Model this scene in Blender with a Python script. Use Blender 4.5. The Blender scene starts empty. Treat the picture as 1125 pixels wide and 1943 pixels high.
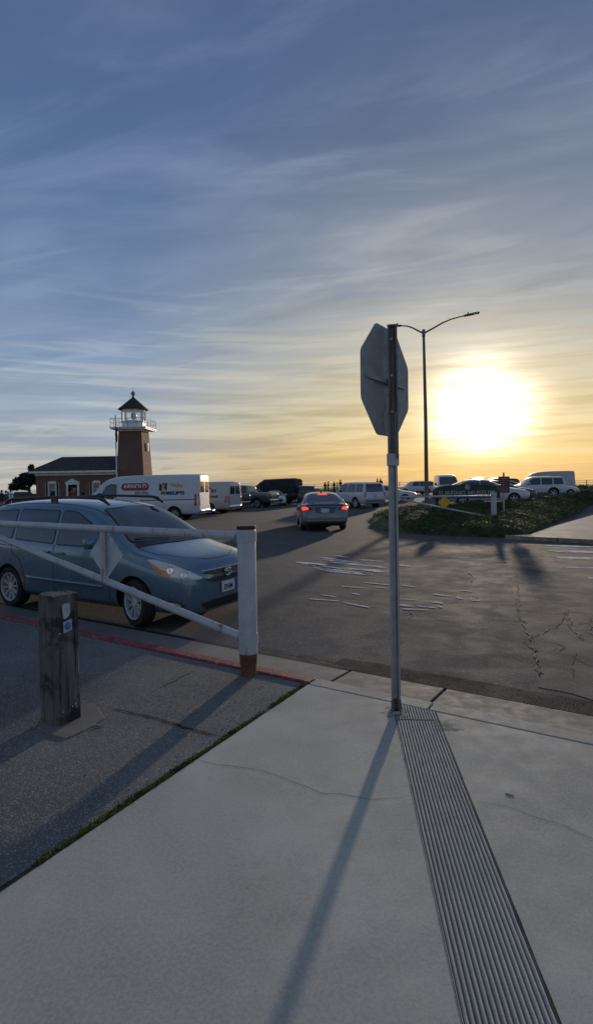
import bpy, bmesh, math, random
from mathutils import Vector, Matrix
from mathutils.bvhtree import BVHTree
from mathutils import geometry as geo, noise as mnoise
import numpy as np
R = math.radians
PI = math.pi
rnd = random.Random(7)
S = bpy.context.scene
COL = S.collection

# ---------------------------------------------------------------- camera
FPX, PW, PH = 1030.0, 1125.0, 1943.0
CAMZ = 1.68
PITCH, ROLL = R(1.55), R(0.85)
SHY = 23.0                                   # principal point offset of the cropped frame, px
cd = bpy.data.cameras.new('camera'); cam = bpy.data.objects.new('camera', cd); COL.objects.link(cam)
cd.sensor_fit = 'VERTICAL'; cd.sensor_height = 24.0; cd.lens = 24.0 * FPX / PH
cd.shift_y = -SHY / PH
cd.clip_start = 0.05; cd.clip_end = 30000
cam.location = (0, 0, CAMZ)
CR = Matrix.Rotation(R(90) - PITCH, 3, 'X') @ Matrix.Rotation(-ROLL, 3, 'Z')
cam.rotation_euler = CR.to_euler()
S.camera = cam

# ---------------------------------------------------------------- world
SUN_AZ, SUN_EL = math.atan2(353, 1030), R(7.2)   # azimuth measured from +Y towards +X
SUNV = Vector((math.sin(SUN_AZ) * math.cos(SUN_EL), math.cos(SUN_AZ) * math.cos(SUN_EL), math.sin(SUN_EL)))


def lin(r, g, b):
    f = lambda c: (c / 255 / 12.92) if c <= 10 else ((c / 255 + 0.055) / 1.055) ** 2.4
    return (f(r), f(g), f(b), 1)


W = bpy.data.worlds.new('World'); S.world = W; W.use_nodes = True
nt = W.node_tree; nt.nodes.clear(); N = nt.nodes; LK = nt.links


def nd(t, **k):
    n = N.new(t)
    for a, v in k.items():
        setattr(n, a, v)
    return n


def mth(op, a, b=None, c=None, clamp=False):
    n = nd('ShaderNodeMath', operation=op); n.use_clamp = clamp
    for i, v in enumerate((a, b, c)):
        if v is None: continue
        if isinstance(v, (int, float)): n.inputs[i].default_value = v
        else: LK.new(v, n.inputs[i])
    return n.outputs[0]


def mrange(v, a, b, c=0.0, d=1.0, it='SMOOTHSTEP'):
    n = nd('ShaderNodeMapRange', interpolation_type=it)
    LK.new(v, n.inputs[0])
    for i, x in enumerate((a, b, c, d)): n.inputs[i + 1].default_value = x
    return n.outputs[0]


def ramp(v, stops):
    n = nd('ShaderNodeValToRGB'); LK.new(v, n.inputs[0]); e = n.color_ramp.elements
    while len(e) < len(stops): e.new(0.5)
    for i, (p, c) in enumerate(stops):
        e[i].position = p; e[i].color = c
    return n.outputs[0]


def mixc(f, a, b, bt='MIX'):
    n = nd('ShaderNodeMix', data_type='RGBA', blend_type=bt)
    for i, v in ((0, f), (6, a), (7, b)):
        if isinstance(v, (int, float)): n.inputs[i].default_value = v
        elif isinstance(v, tuple): n.inputs[i].default_value = v
        else: LK.new(v, n.inputs[i])
    return n.outputs[2]


tc = nd('ShaderNodeTexCoord')
nv = nd('ShaderNodeVectorMath', operation='NORMALIZE'); LK.new(tc.outputs['Generated'], nv.inputs[0])
sx = nd('ShaderNodeSeparateXYZ'); LK.new(nv.outputs[0], sx.inputs[0])
zz = mth('MAXIMUM', sx.outputs[2], 0.0)
el = mth('DIVIDE', mth('ARCSINE', zz), R(60))            # 0..1 over 60 degrees
dt = nd('ShaderNodeVectorMath', operation='DOT_PRODUCT'); LK.new(nv.outputs[0], dt.inputs[0]); dt.inputs[1].default_value = SUNV
dot = mth('MAXIMUM', dt.outputs['Value'], 0.0)
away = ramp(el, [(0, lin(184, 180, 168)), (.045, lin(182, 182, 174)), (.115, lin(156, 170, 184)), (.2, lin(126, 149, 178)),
                 (.3, lin(105, 129, 164)), (.42, lin(86, 111, 149)), (.55, lin(79, 102, 142)), (.72, lin(77, 97, 134)), (1, lin(98, 112, 132))])  # last stop, overhead out of frame, lightened to raise light on the ground
near = ramp(el, [(0, lin(200, 162, 102)), (.04, lin(206, 176, 118)), (.115, lin(200, 189, 154)), (.22, lin(170, 173, 168)),
                 (.33, lin(138, 149, 162)), (.48, lin(112, 125, 145)), (.7, lin(90, 104, 133)), (1, lin(96, 106, 124))])
fsun = mrange(dot, 0.78, 1.0)
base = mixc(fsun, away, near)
# thin cloud sheet: direction projected to a layer overhead
den = mth('ADD', zz, 0.10)
cx = mth('DIVIDE', sx.outputs[0], den); cy = mth('DIVIDE', sx.outputs[1], den)
cb = nd('ShaderNodeCombineXYZ'); LK.new(cx, cb.inputs[0]); LK.new(cy, cb.inputs[1])


def cloudn(rot, sc, nsc, det, dis, off):
    m = nd('ShaderNodeMapping', vector_type='TEXTURE'); LK.new(cb.outputs[0], m.inputs[0])
    m.inputs['Rotation'].default_value = (0, 0, R(rot)); m.inputs['Scale'].default_value = sc; m.inputs['Location'].default_value = off
    n = nd('ShaderNodeTexNoise'); LK.new(m.outputs[0], n.inputs['Vector'])
    n.inputs['Scale'].default_value = nsc; n.inputs['Detail'].default_value = det
    n.inputs['Roughness'].default_value = 0.55; n.inputs['Distortion'].default_value = dis
    return n.outputs[0]


c1 = cloudn(-20, (2.4, 0.9, 1), 2.1, 8, 0.9, (3.1, 1.7, 0))
c2 = cloudn(-14, (4.0, 0.8, 1), 3.0, 9, 1.3, (8.4, 5.2, 0))
c3 = cloudn(-30, (1.3, 0.9, 1), 1.5, 5, 0.3, (0.4, 9.3, 0))
bright = mth('MULTIPLY', mrange(c1, 0.46, 0.74), mrange(c3, 0.32, 0.62))
wisp = mrange(c2, 0.50, 0.72)
dark = mrange(c1, 0.50, 0.26)
lowel = mrange(el, 0.0, 0.6, 1.0, 0.75)
# lighter cloud
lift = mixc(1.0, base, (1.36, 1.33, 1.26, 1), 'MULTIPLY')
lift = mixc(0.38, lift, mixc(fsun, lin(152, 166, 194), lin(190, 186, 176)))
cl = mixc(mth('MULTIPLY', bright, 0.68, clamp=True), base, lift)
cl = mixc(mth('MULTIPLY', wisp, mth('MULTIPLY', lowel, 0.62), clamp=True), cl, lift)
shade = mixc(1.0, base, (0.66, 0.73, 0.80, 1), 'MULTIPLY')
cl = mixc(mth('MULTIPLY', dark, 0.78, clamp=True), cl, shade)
# horizontal bands near the horizon
m = nd('ShaderNodeMapping'); LK.new(nv.outputs[0], m.inputs[0]); m.inputs['Scale'].default_value = (2.2, 2.2, 46)
nb = nd('ShaderNodeTexNoise'); LK.new(m.outputs[0], nb.inputs['Vector']); nb.inputs['Scale'].default_value = 1.3
nb.inputs['Detail'].default_value = 6; nb.inputs['Distortion'].default_value = 0.5; nb.inputs['Roughness'].default_value = 0.5
bandw = mth('MULTIPLY', mrange(el, 0.38, 0.12), 0.62)
bandd = mth('MULTIPLY', mrange(nb.outputs[0], 0.52, 0.36), bandw)
bandl = mth('MULTIPLY', mrange(nb.outputs[0], 0.52, 0.68), bandw)
bcol = mixc(fsun, lin(134, 150, 172), lin(168, 150, 118))
cl = mixc(bandd, cl, bcol)
cl = mixc(mth('MULTIPLY', bandl, 0.7), cl, mixc(fsun, lin(200, 200, 196), lin(214, 200, 160)))
# glare round the sun seen through the cloud sheet
cutl = mth('ADD', mth('MULTIPLY', mrange(el, 0.026, 0.066), 0.88), 0.12)
gl = mth('MULTIPLY', mth('POWER', dot, 590), cutl)
glm = mth('MULTIPLY', gl, mrange(c2, 0.35, 0.65, 0.45, 1.6))
core = mixc(1.0, (1.0, 0.93, 0.80, 1), (0, 0, 0, 1), 'MIX')
halo = mth('MULTIPLY', mth('POWER', dot, 90), 0.14)


def scol(col, f):
    n = nd('ShaderNodeVectorMath', operation='SCALE'); n.inputs[0].default_value = col; LK.new(f, n.inputs['Scale'])
    return n.outputs[0]


g1 = scol((3.4, 3.0, 2.4), glm)
g2 = scol((1.0, 0.80, 0.46), halo)
add1 = nd('ShaderNodeVectorMath', operation='ADD'); LK.new(cl, add1.inputs[0]); LK.new(g1, add1.inputs[1])
add2 = nd('ShaderNodeVectorMath', operation='ADD'); LK.new(add1.outputs[0], add2.inputs[0]); LK.new(g2, add2.inputs[1])
sky = nd('ShaderNodeTexSky', sky_type='NISHITA'); sky.sun_disc = False
sky.sun_elevation = SUN_EL; sky.sun_rotation = SUN_AZ; sky.dust_density = 2.0
bg1 = nd('ShaderNodeBackground'); LK.new(sky.outputs[0], bg1.inputs[0]); bg1.inputs[1].default_value = 0.07
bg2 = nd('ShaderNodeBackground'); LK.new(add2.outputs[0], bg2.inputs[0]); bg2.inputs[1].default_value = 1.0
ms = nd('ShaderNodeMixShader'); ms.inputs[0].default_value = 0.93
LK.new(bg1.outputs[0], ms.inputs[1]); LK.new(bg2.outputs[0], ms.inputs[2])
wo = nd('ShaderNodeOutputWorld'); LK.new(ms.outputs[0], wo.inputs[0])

sl = bpy.data.lights.new('sun', 'SUN'); sun = bpy.data.objects.new('sun', sl); COL.objects.link(sun)
sl.energy = 2.8; sl.angle = R(1.2); sl.color = (1.0, 0.82, 0.62)
sun.rotation_euler = (-SUNV).to_track_quat('-Z', 'Y').to_euler()
S.view_settings.view_transform = 'Standard'; S.view_settings.look = 'None'
S.view_settings.exposure = 0.12; S.view_settings.gamma = 1.0
try: S.view_settings.use_curve_mapping = False
except Exception: pass


# ---------------------------------------------------------------- helpers
def zg(x, y):
    "height of the car park surface"
    sm = lambda t: max(0, min(1, t)) ** 2 * (3 - 2 * max(0, min(1, t)))
    z = -0.17
    z += 0.50 * sm((y - 25) / 12) * sm((x - 4) / 9)
    z += 0.95 * sm((y - 74) / 12) * (1 - 0.45 * sm((x - 10) / 9))
    return z


def ray(px, py):
    v = Vector((px - PW / 2, -(py - PH / 2) - SHY, -FPX))
    return (CR @ v)


def G(px, py, z=0.0):
    d = ray(px, py); t = (z - CAMZ) / d.z
    return Vector((d.x * t, d.y * t, z))


def at(px, Y, z=None):
    "ground point in image column px (near the horizon) at depth Y"
    d = ray(px, 940); t = Y / d.y; x = d.x * t
    return Vector((x, Y, zg(x, Y) if z is None else z))


def tag(o, label=None, cat=None, group=None, kind=None):
    if label: o['label'] = label
    if cat: o['category'] = cat
    if group: o['group'] = group
    if kind: o['kind'] = kind
    return o


def empty(name, loc=(0, 0, 0), rz=0.0, label=None, cat=None, group=None, sc=1.0):
    o = bpy.data.objects.new(name, None); COL.objects.link(o); o.location = loc; o.rotation_euler = (0, 0, rz); o.empty_display_size = 0.2
    o.scale = (sc, sc, sc)
    return tag(o, label, cat, group)


def link(name, me, parent=None):
    o = bpy.data.objects.new(name, me); COL.objects.link(o)
    if parent is not None: o.parent = parent
    return o


def evalmesh(me, mods, name='tmp'):
    "mesh with modifiers applied, without operators"
    o = bpy.data.objects.new(name, me); COL.objects.link(o)
    for t, kw in mods:
        m_ = o.modifiers.new(t, t)
        for k, v in kw.items(): setattr(m_, k, v)
    bpy.context.view_layer.update()
    dg = bpy.context.evaluated_depsgraph_get()
    r = bpy.data.meshes.new_from_object(o.evaluated_get(dg), preserve_all_data_layers=True, depsgraph=dg)
    bpy.data.objects.remove(o)
    return r


class MB:
    def __init__(s): s.v = []; s.f = []; s.mi = []; s.cur = 0

    def add(s, vs, fs):
        b = len(s.v); s.v += [tuple(p) for p in vs]
        for f in fs: s.f.append(tuple(b + i for i in f)); s.mi.append(s.cur)
        return s

    def box(s, c, d, rz=0.0, M=None):
        hx, hy, hz = d[0] / 2, d[1] / 2, d[2] / 2
        vs = [Vector((a * hx, b * hy, e * hz)) for a in (-1, 1) for b in (-1, 1) for e in (-1, 1)]
        rot = M if M is not None else Matrix.Rotation(rz, 3, 'Z')
        vs = [rot @ p + Vector(c) for p in vs]
        return s.add(vs, [(0, 1, 3, 2), (4, 6, 7, 5), (0, 4, 5, 1), (2, 3, 7, 6), (0, 2, 6, 4), (1, 5, 7, 3)])

    def prism(s, poly, z0, z1):
        n = len(poly)
        vs = [(p[0], p[1], z0) for p in poly] + [(p[0], p[1], z1) for p in poly]
        fs = [tuple(range(n - 1, -1, -1)), tuple(range(n, 2 * n))] + [(i, (i + 1) % n, n + (i + 1) % n, n + i) for i in range(n)]
        return s.add(vs, fs)

    def loft(s, rings, cap=True, closed=True):
        n = len(rings[0]); vs = [p for r in rings for p in r]; fs = []
        for k in range(len(rings) - 1):
            for i in range(n if closed else n - 1):
                j = (i + 1) % n
                fs.append((k * n + i, k * n + j, (k + 1) * n + j, (k + 1) * n + i))
        if cap:
            fs.append(tuple(range(n - 1, -1, -1))); b = (len(rings) - 1) * n; fs.append(tuple(b + i for i in range(n)))
        return s.add(vs, fs)

    def tube(s, path, rad, n=10, cap=True):
        path = [Vector(p) for p in path]; rings = []
        if isinstance(rad, (int, float)): rad = [rad] * len(path)
        up = Vector((0, 0, 1))
        for i, p in enumerate(path):
            d = (path[min(i + 1, len(path) - 1)] - path[max(i - 1, 0)]).normalized()
            a = d.cross(up)
            if a.length < 1e-3: a = d.cross(Vector((0, 1, 0)))
            a.normalize(); b = a.cross(d).normalized()
            rings.append([p + (a * math.cos(2 * PI * k / n) + b * math.sin(2 * PI * k / n)) * rad[i] for k in range(n)])
        return s.loft(rings, cap)

    def lathe(s, prof, n=24, axis='Z', c=(0, 0, 0), cap=False):
        rings = []
        for r, h in prof:
            ring = []
            for k in range(n):
                a = 2 * PI * k / n; x, y = r * math.cos(a), r * math.sin(a)
                p = (x, y, h) if axis == 'Z' else (x, h, y)
                ring.append((p[0] + c[0], p[1] + c[1], p[2] + c[2]))
            rings.append(ring)
        return s.loft(rings, cap)

    def build(s, name, mat, parent=None, smooth=False, bevel=0, loc=None, ang=40):
        me = bpy.data.meshes.new(name); me.from_pydata(s.v, [], s.f)
        bm = bmesh.new(); bm.from_mesh(me); bmesh.ops.recalc_face_normals(bm, faces=bm.faces); bm.to_mesh(me); bm.free()
        mats = mat if isinstance(mat, (list, tuple)) else [mat]
        for m_ in mats: me.materials.append(m_)
        if len(mats) > 1: me.polygons.foreach_set('material_index', s.mi)
        if bevel:
            me = evalmesh(me, [('BEVEL', dict(width=bevel, segments=2, limit_method='ANGLE', angle_limit=R(35)))]); me.name = name
        if smooth: smooth_by_angle(me, ang)
        o = link(name, me, parent)
        if loc is not None: o.location = loc
        return o


def smooth_by_angle(me, ang=40):
    bm = bmesh.new(); bm.from_mesh(me)
    for f in bm.faces: f.smooth = True
    for e in bm.edges:
        if len(e.link_faces) == 2:
            e.smooth = e.calc_face_angle(0) < R(ang)
    bm.to_mesh(me); bm.free()


def copy_tree(o, parent=None, **tags):
    c = o.copy(); COL.objects.link(c)
    if parent is not None: c.parent = parent
    for ch in list(o.children): copy_tree(ch, c)
    for k, v in tags.items(): c[k] = v
    return c


# ---------------------------------------------------------------- materials
MATS = {}


class MT:
    def __init__(s, name):
        s.m = bpy.data.materials.new(name); s.m.use_nodes = True; s.t = s.m.node_tree; s.N = s.t.nodes; s.L = s.t.links
        s.b = s.N['Principled BSDF']; s.o = s.N['Material Output']
        s.tc = s.N.new('ShaderNodeTexCoord'); s.vec = s.tc.outputs['Object']

    def noise(s, sc, det=4, ro=0.55, dis=0, scale=None):
        v = s.vec
        if scale:
            m_ = s.N.new('ShaderNodeMapping'); s.L.new(v, m_.inputs[0]); m_.inputs['Scale'].default_value = scale; v = m_.outputs[0]
        n = s.N.new('ShaderNodeTexNoise'); s.L.new(v, n.inputs['Vector']); n.inputs['Scale'].default_value = sc
        n.inputs['Detail'].default_value = det; n.inputs['Roughness'].default_value = ro; n.inputs['Distortion'].default_value = dis
        return n.outputs[0]

    def vor(s, sc, feat='F1', scale=None, col=False):
        v = s.vec
        if scale:
            m_ = s.N.new('ShaderNodeMapping'); s.L.new(v, m_.inputs[0]); m_.inputs['Scale'].default_value = scale; v = m_.outputs[0]
        n = s.N.new('ShaderNodeTexVoronoi'); n.feature = feat; s.L.new(v, n.inputs['Vector']); n.inputs['Scale'].default_value = sc
        return n.outputs['Color' if col else 'Distance']

    def rg(s, v, a, b, c=0.0, d=1.0):
        n = s.N.new('ShaderNodeMapRange'); n.interpolation_type = 'SMOOTHSTEP'; s.L.new(v, n.inputs[0])
        for i, x in enumerate((a, b, c, d)): n.inputs[i + 1].default_value = x
        return n.outputs[0]

    def math(s, op, a, b):
        n = s.N.new('ShaderNodeMath'); n.operation = op
        for i, v in enumerate((a, b)):
            if isinstance(v, (int, float)): n.inputs[i].default_value = v
            else: s.L.new(v, n.inputs[i])
        return n.outputs[0]

    def mix(s, f, a, b, bt='MIX'):
        n = s.N.new('ShaderNodeMix'); n.data_type = 'RGBA'; n.blend_type = bt
        for i, v in ((0, f), (6, a), (7, b)):
            if isinstance(v, (int, float)): n.inputs[i].default_value = v
            elif isinstance(v, tuple): n.inputs[i].default_value = v if len(v) == 4 else v + (1,)
            else: s.L.new(v, n.inputs[i])
        return n.outputs[2]

    def col(s, v):
        if isinstance(v, tuple): s.b.inputs['Base Color'].default_value = v if len(v) == 4 else v + (1,)
        else: s.L.new(v, s.b.inputs['Base Color'])
        return s

    def set(s, **k):
        for a, v in k.items():
            i = s.b.inputs[a.replace('_', ' ')]
            if isinstance(v, (int, float, tuple)): i.default_value = v
            else: s.L.new(v, i)
        return s

    def bump(s, h, st=0.3, d=0.01):
        n = s.N.new('ShaderNodeBump'); n.inputs['Strength'].default_value = st; n.inputs['Distance'].default_value = d
        s.L.new(h, n.inputs['Height'])
        prev = s.b.inputs['Normal'].links
        if prev: s.L.new(prev[0].from_socket, n.inputs['Normal'])
        s.L.new(n.outputs[0], s.b.inputs['Normal'])
        return s


def simple(name, c, rough=0.6, metal=0.0, var=0.15, sc=3.0, bump=0.0, bsc=60, coat=0.0, spec=0.5):
    if name in MATS: return MATS[name]
    t = MT(name)
    a = tuple(x * (1 - var) for x in c); b = tuple(min(1, x * (1 + var)) for x in c)
    t.col(t.mix(t.rg(t.noise(sc, 6), .3, .7), a, b))
    t.set(Roughness=t.rg(t.noise(sc * 2.3, 4), .3, .7, max(0.02, rough * .85), min(1, rough * 1.15)), Metallic=metal, Coat_Weight=coat, Coat_Roughness=0.06, Specular_IOR_Level=spec)
    if bump: t.bump(t.noise(bsc, 4), bump, 0.005)
    MATS[name] = t.m
    return t.m


def carpaint(name, c, rough=0.32, metal=0.0, dust=0.25):
    t = MT(name)
    dn = t.rg(t.noise(2.2, 7, .6), .35, .7, 0, dust)
    t.col(t.mix(dn, c, tuple(x * .55 + .07 for x in c)))
    t.set(Metallic=metal, Roughness=t.rg(t.noise(5, 5), .3, .7, rough * .9, rough * 1.3), Coat_Weight=0.85, Coat_Roughness=0.07)
    MATS[name] = t.m
    return t.m


def emis(name, c, st):
    t = MT(name); t.col(c); t.set(Emission_Color=c + (1,), Emission_Strength=st, Roughness=0.3); MATS[name] = t.m
    return t.m


# concrete
def concrete(name, base, sc=1.0, dark=.8):
    t = MT(name)
    n1 = t.noise(.55 * sc, 6, .6, .4); n2 = t.noise(4.5 * sc, 7, .65); n3 = t.noise(60, 3); n4 = t.noise(300, 2)
    c = t.mix(t.rg(n1, .33, .68), tuple(x * dark for x in base), tuple(x * 1.1 for x in base))
    c = t.mix(t.rg(n2, .4, .72, 0, .3), c, tuple(x * .78 for x in base))
    c = t.mix(t.rg(n3, .35, .65, 0, .3), c, tuple(x * 1.3 for x in base))
    c = t.mix(t.rg(t.noise(170, 2), .52, .66, 0, .45), c, tuple(x * .55 for x in base))
    c = t.mix(t.math('MULTIPLY', t.rg(t.noise(.8, 3), .42, .6), t.rg(t.noise(11, 6, .75, .8), .52, .66, 0, .5)), c, tuple(x * .66 for x in base))
    sp = t.rg(t.vor(7.0), .0, .045, .75, 0.0)                           # small dark droppings and gum
    c = t.mix(t.math('MULTIPLY', sp, t.rg(t.noise(1.9, 2), .56, .60)), c, (.05, .045, .04))
    st = t.rg(t.noise(1.1, 6, .6, 1.2, scale=(1, .5, 1)), .50, .74, 0, .25)
    c = t.mix(st, c, (base[0] * .72, base[1] * .66, base[2] * .58))
    t.col(c).set(Roughness=t.rg(n2, .3, .7, .75, .92), Specular_IOR_Level=.18)
    t.bump(n4, .2, .0015)
    MATS[name] = t.m
    return t.m


def asphalt(name, base, agg=.5, bst=.6, light=(.16, .155, .15), patch=.35, spec=.3, vs=95):
    t = MT(name)
    n1 = t.noise(.22, 6, .62, .6); n2 = t.noise(2.2, 7, .6, .3); v = t.vor(vs); v2 = t.vor(vs * .8, col=True)
    c = t.mix(t.rg(n1, .35, .66), tuple(x * (1 - patch) for x in base), tuple(x * (1 + patch) for x in base))
    c = t.mix(t.rg(n2, .42, .7, 0, .28), c, tuple(x * .7 for x in base))
    sep = t.N.new('ShaderNodeSeparateColor'); t.L.new(v2, sep.inputs[0])
    c = t.mix(t.rg(sep.outputs[0], .80, .97, 0, agg), c, light)
    c = t.mix(t.rg(t.noise(260, 2), .55, .75, 0, agg * .5), c, light)
    t.col(c).set(Roughness=t.rg(n2, .3, .7, .85, 1.0), Specular_IOR_Level=spec)
    t.bump(v, bst, .004).bump(t.noise(24, 5), .12, .006)
    MATS[name] = t.m
    return t.m


M_CONC = concrete('sidewalk_concrete', (.48, .465, .405), dark=.68)
M_KERB = concrete('kerb_concrete', (.42, .40, .34), 2)
M_GUT = concrete('gutter_concrete', (.19, .19, .185), 1.5, .72)
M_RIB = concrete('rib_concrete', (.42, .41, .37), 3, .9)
M_GROOVE = simple('dark_groove_bed', (.21, .205, .19), .95, bump=.4)  # darker dull bed showing between the ribs
M_ROAD = asphalt('road_asphalt', (.084, .086, .089), .6, .18, (.26, .26, .25), .17, .08)
M_PATH = asphalt('path_asphalt', (.15, .15, .148), .7, .28, (.42, .42, .41), .28, .15, vs=210)
M_TRENCH = asphalt('trench_asphalt', (.034, .034, .036), .4, .3, (.16, .16, .16), spec=.05)
M_CRACK = simple('crack_dirt', (.008, .008, .007), 1.0, var=.3)
M_CRACKL = simple('hairline_crack_dirt', (.12, .112, .10), 1.0, var=.3, sc=9)


def redkerb():
    t = MT('worn_red_kerb_paint')
    n = t.noise(26, 6, .7, .3); n2 = t.noise(7, 5)
    c = t.mix(t.rg(n2, .3, .7), (.17, .02, .028), (.26, .04, .05))
    c = t.mix(t.rg(n, .55, .68), c, (.42, .30, .28))
    t.col(c).set(Roughness=.6).bump(n, .6, .006)
    return t.m


def wornpaint(name, col, lo=.41, hi=.49):
    t = MT(name)
    n = t.math('ADD', t.math('MULTIPLY', t.noise(9, 6, .7, .4, scale=(.5, 1.6, 1)), .6), t.math('MULTIPLY', t.noise(2.2, 3), .4))
    t.col(t.mix(t.rg(t.noise(40, 3), .35, .65), tuple(x * .75 for x in col), col)).set(Roughness=.95, Specular_IOR_Level=.1)
    t.L.new(t.rg(n, lo, hi), t.b.inputs['Alpha'])
    return t.m


M_OLD = asphalt('old_light_asphalt', (.125, .120, .11), .5, .2, (.26, .25, .23), .3, .08)
M_RED = redkerb()
M_PAINT = wornpaint('worn_white_road_paint', (.70, .70, .68))


def galv(name, c=(.42, .43, .44), rust=.25, rough=.42, metal=.75, rc=(.16, .065, .035), vert=True):
    t = MT(name)
    n = t.noise(3.0, 7, .65, .2, scale=(3, 3, .5) if vert else None); n2 = t.noise(38, 4)
    cc = t.mix(t.rg(t.noise(9, 4), .3, .7), tuple(x * .82 for x in c), c)
    cc = t.mix(t.rg(n, .62 - rust * .25, .72 - rust * .2), cc, rc)
    t.col(cc).set(Roughness=t.rg(n2, .3, .7, rough, rough + .2), Metallic=t.rg(n, .60 - rust * .25, .70 - rust * .2, metal, .05))
    t.bump(n2, .1, .003)
    MATS[name] = t.m
    return t.m


M_GALV = galv('galvanised_steel')
M_RUSTP = galv('rusty_channel_steel', (.20, .19, .185), .35, .55, .4)
M_WHITEP = galv('weathered_white_paint', (.50, .51, .52), .22, .30, 0.0)
M_SIGNB = galv('bare_aluminium', (.30, .31, .32), -.3, .5, .45, vert=False)
M_RUST = simple('rust_primer', (.15, .058, .032), .8, var=.35, sc=12, bump=.5)
M_BLACK = simple('black_plastic', (.014, .014, .015), .45)
M_RUBBER = simple('tyre_rubber', (.016, .016, .017), .85, bump=.2)
M_CHROME = simple('chrome', (.62, .62, .64), .14, 1.0, .05)
M_ALLOY = simple('alloy', (.50, .51, .53), .45, .15, .08)
M_WHEELG = simple('dull_steel_wheel', (.22, .22, .23), .5, .6)


def glassm(name='car_glass', c=(.02, .03, .042), r=.07):
    t = MT(name); t.col(c).set(Roughness=r, Specular_IOR_Level=.75, Coat_Weight=.6, Coat_Roughness=.03)
    t.bump(t.noise(1.3, 2), .06, .02)
    MATS[name] = t.m
    return t.m


M_GLASS = glassm()
M_LAMP = simple('lamp_lens', (.36, .38, .40), .16, .1, .2, coat=.8)
M_AMBER = simple('amber_lens', (.72, .22, .03), .25, coat=.6)
M_TAIL = simple('red_lens', (.32, .012, .012), .25, coat=.6)
M_BRAKE = emis('lit_brake_lens', (.95, .06, .04), 1.3)
M_BRAKED = simple('dim_tail_lens', (.20, .012, .014), .2, coat=.8)
M_PLATE = simple('plate_white', (.55, .57, .60), .5)
M_INK = simple('dark_ink', (.02, .03, .06), .6)


# ---------------------------------------------------------------- vehicle building
def dense(poly, step):
    out = []
    n = len(poly)
    for i in range(n):
        a, b = Vector(poly[i]), Vector(poly[(i + 1) % n]); k = max(1, int((b - a).length / step))
        for j in range(k): out.append(a.lerp(b, j / k))
    return out


def rounded(poly, r, n=4):
    out = []; m_ = len(poly)
    for i in range(m_):
        p = Vector(poly[i]); a = Vector(poly[i - 1]) - p; b = Vector(poly[(i + 1) % m_]) - p
        q = min(r, a.length * .45, b.length * .45); A = p + a.normalized() * q; B = p + b.normalized() * q
        for k in range(n + 1):
            t = k / n; out.append((A * (1 - t) ** 2 + p * 2 * t * (1 - t) + B * t * t))
    return [(v.x, v.y) for v in out]


def inside(p, poly):
    c = False; n = len(poly)
    for i in range(n):
        a, b = poly[i], poly[(i + 1) % n]
        if (a[1] > p[1]) != (b[1] > p[1]) and p[0] < (b[0] - a[0]) * (p[1] - a[1]) / (b[1] - a[1]) + a[0]: c = not c
    return c


def tri2d(poly, step):
    bd = dense(poly, step); n = len(bd)
    xs = [p.x for p in bd]; ys = [p.y for p in bd]; pl = [(p.x, p.y) for p in bd]
    pts = list(bd); x = min(xs) + step * .5
    while x < max(xs):
        y = min(ys) + step * .5
        while y < max(ys):
            if inside((x, y), pl) and min((x - q[0]) ** 2 + (y - q[1]) ** 2 for q in pl) > (step * .45) ** 2:
                pts.append(Vector((x, y)))
            y += step
        x += step
    r = geo.delaunay_2d_cdt(pts, [(i, (i + 1) % n) for i in range(n)], [], 1, 1e-6)
    return r[0], r[2]


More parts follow.
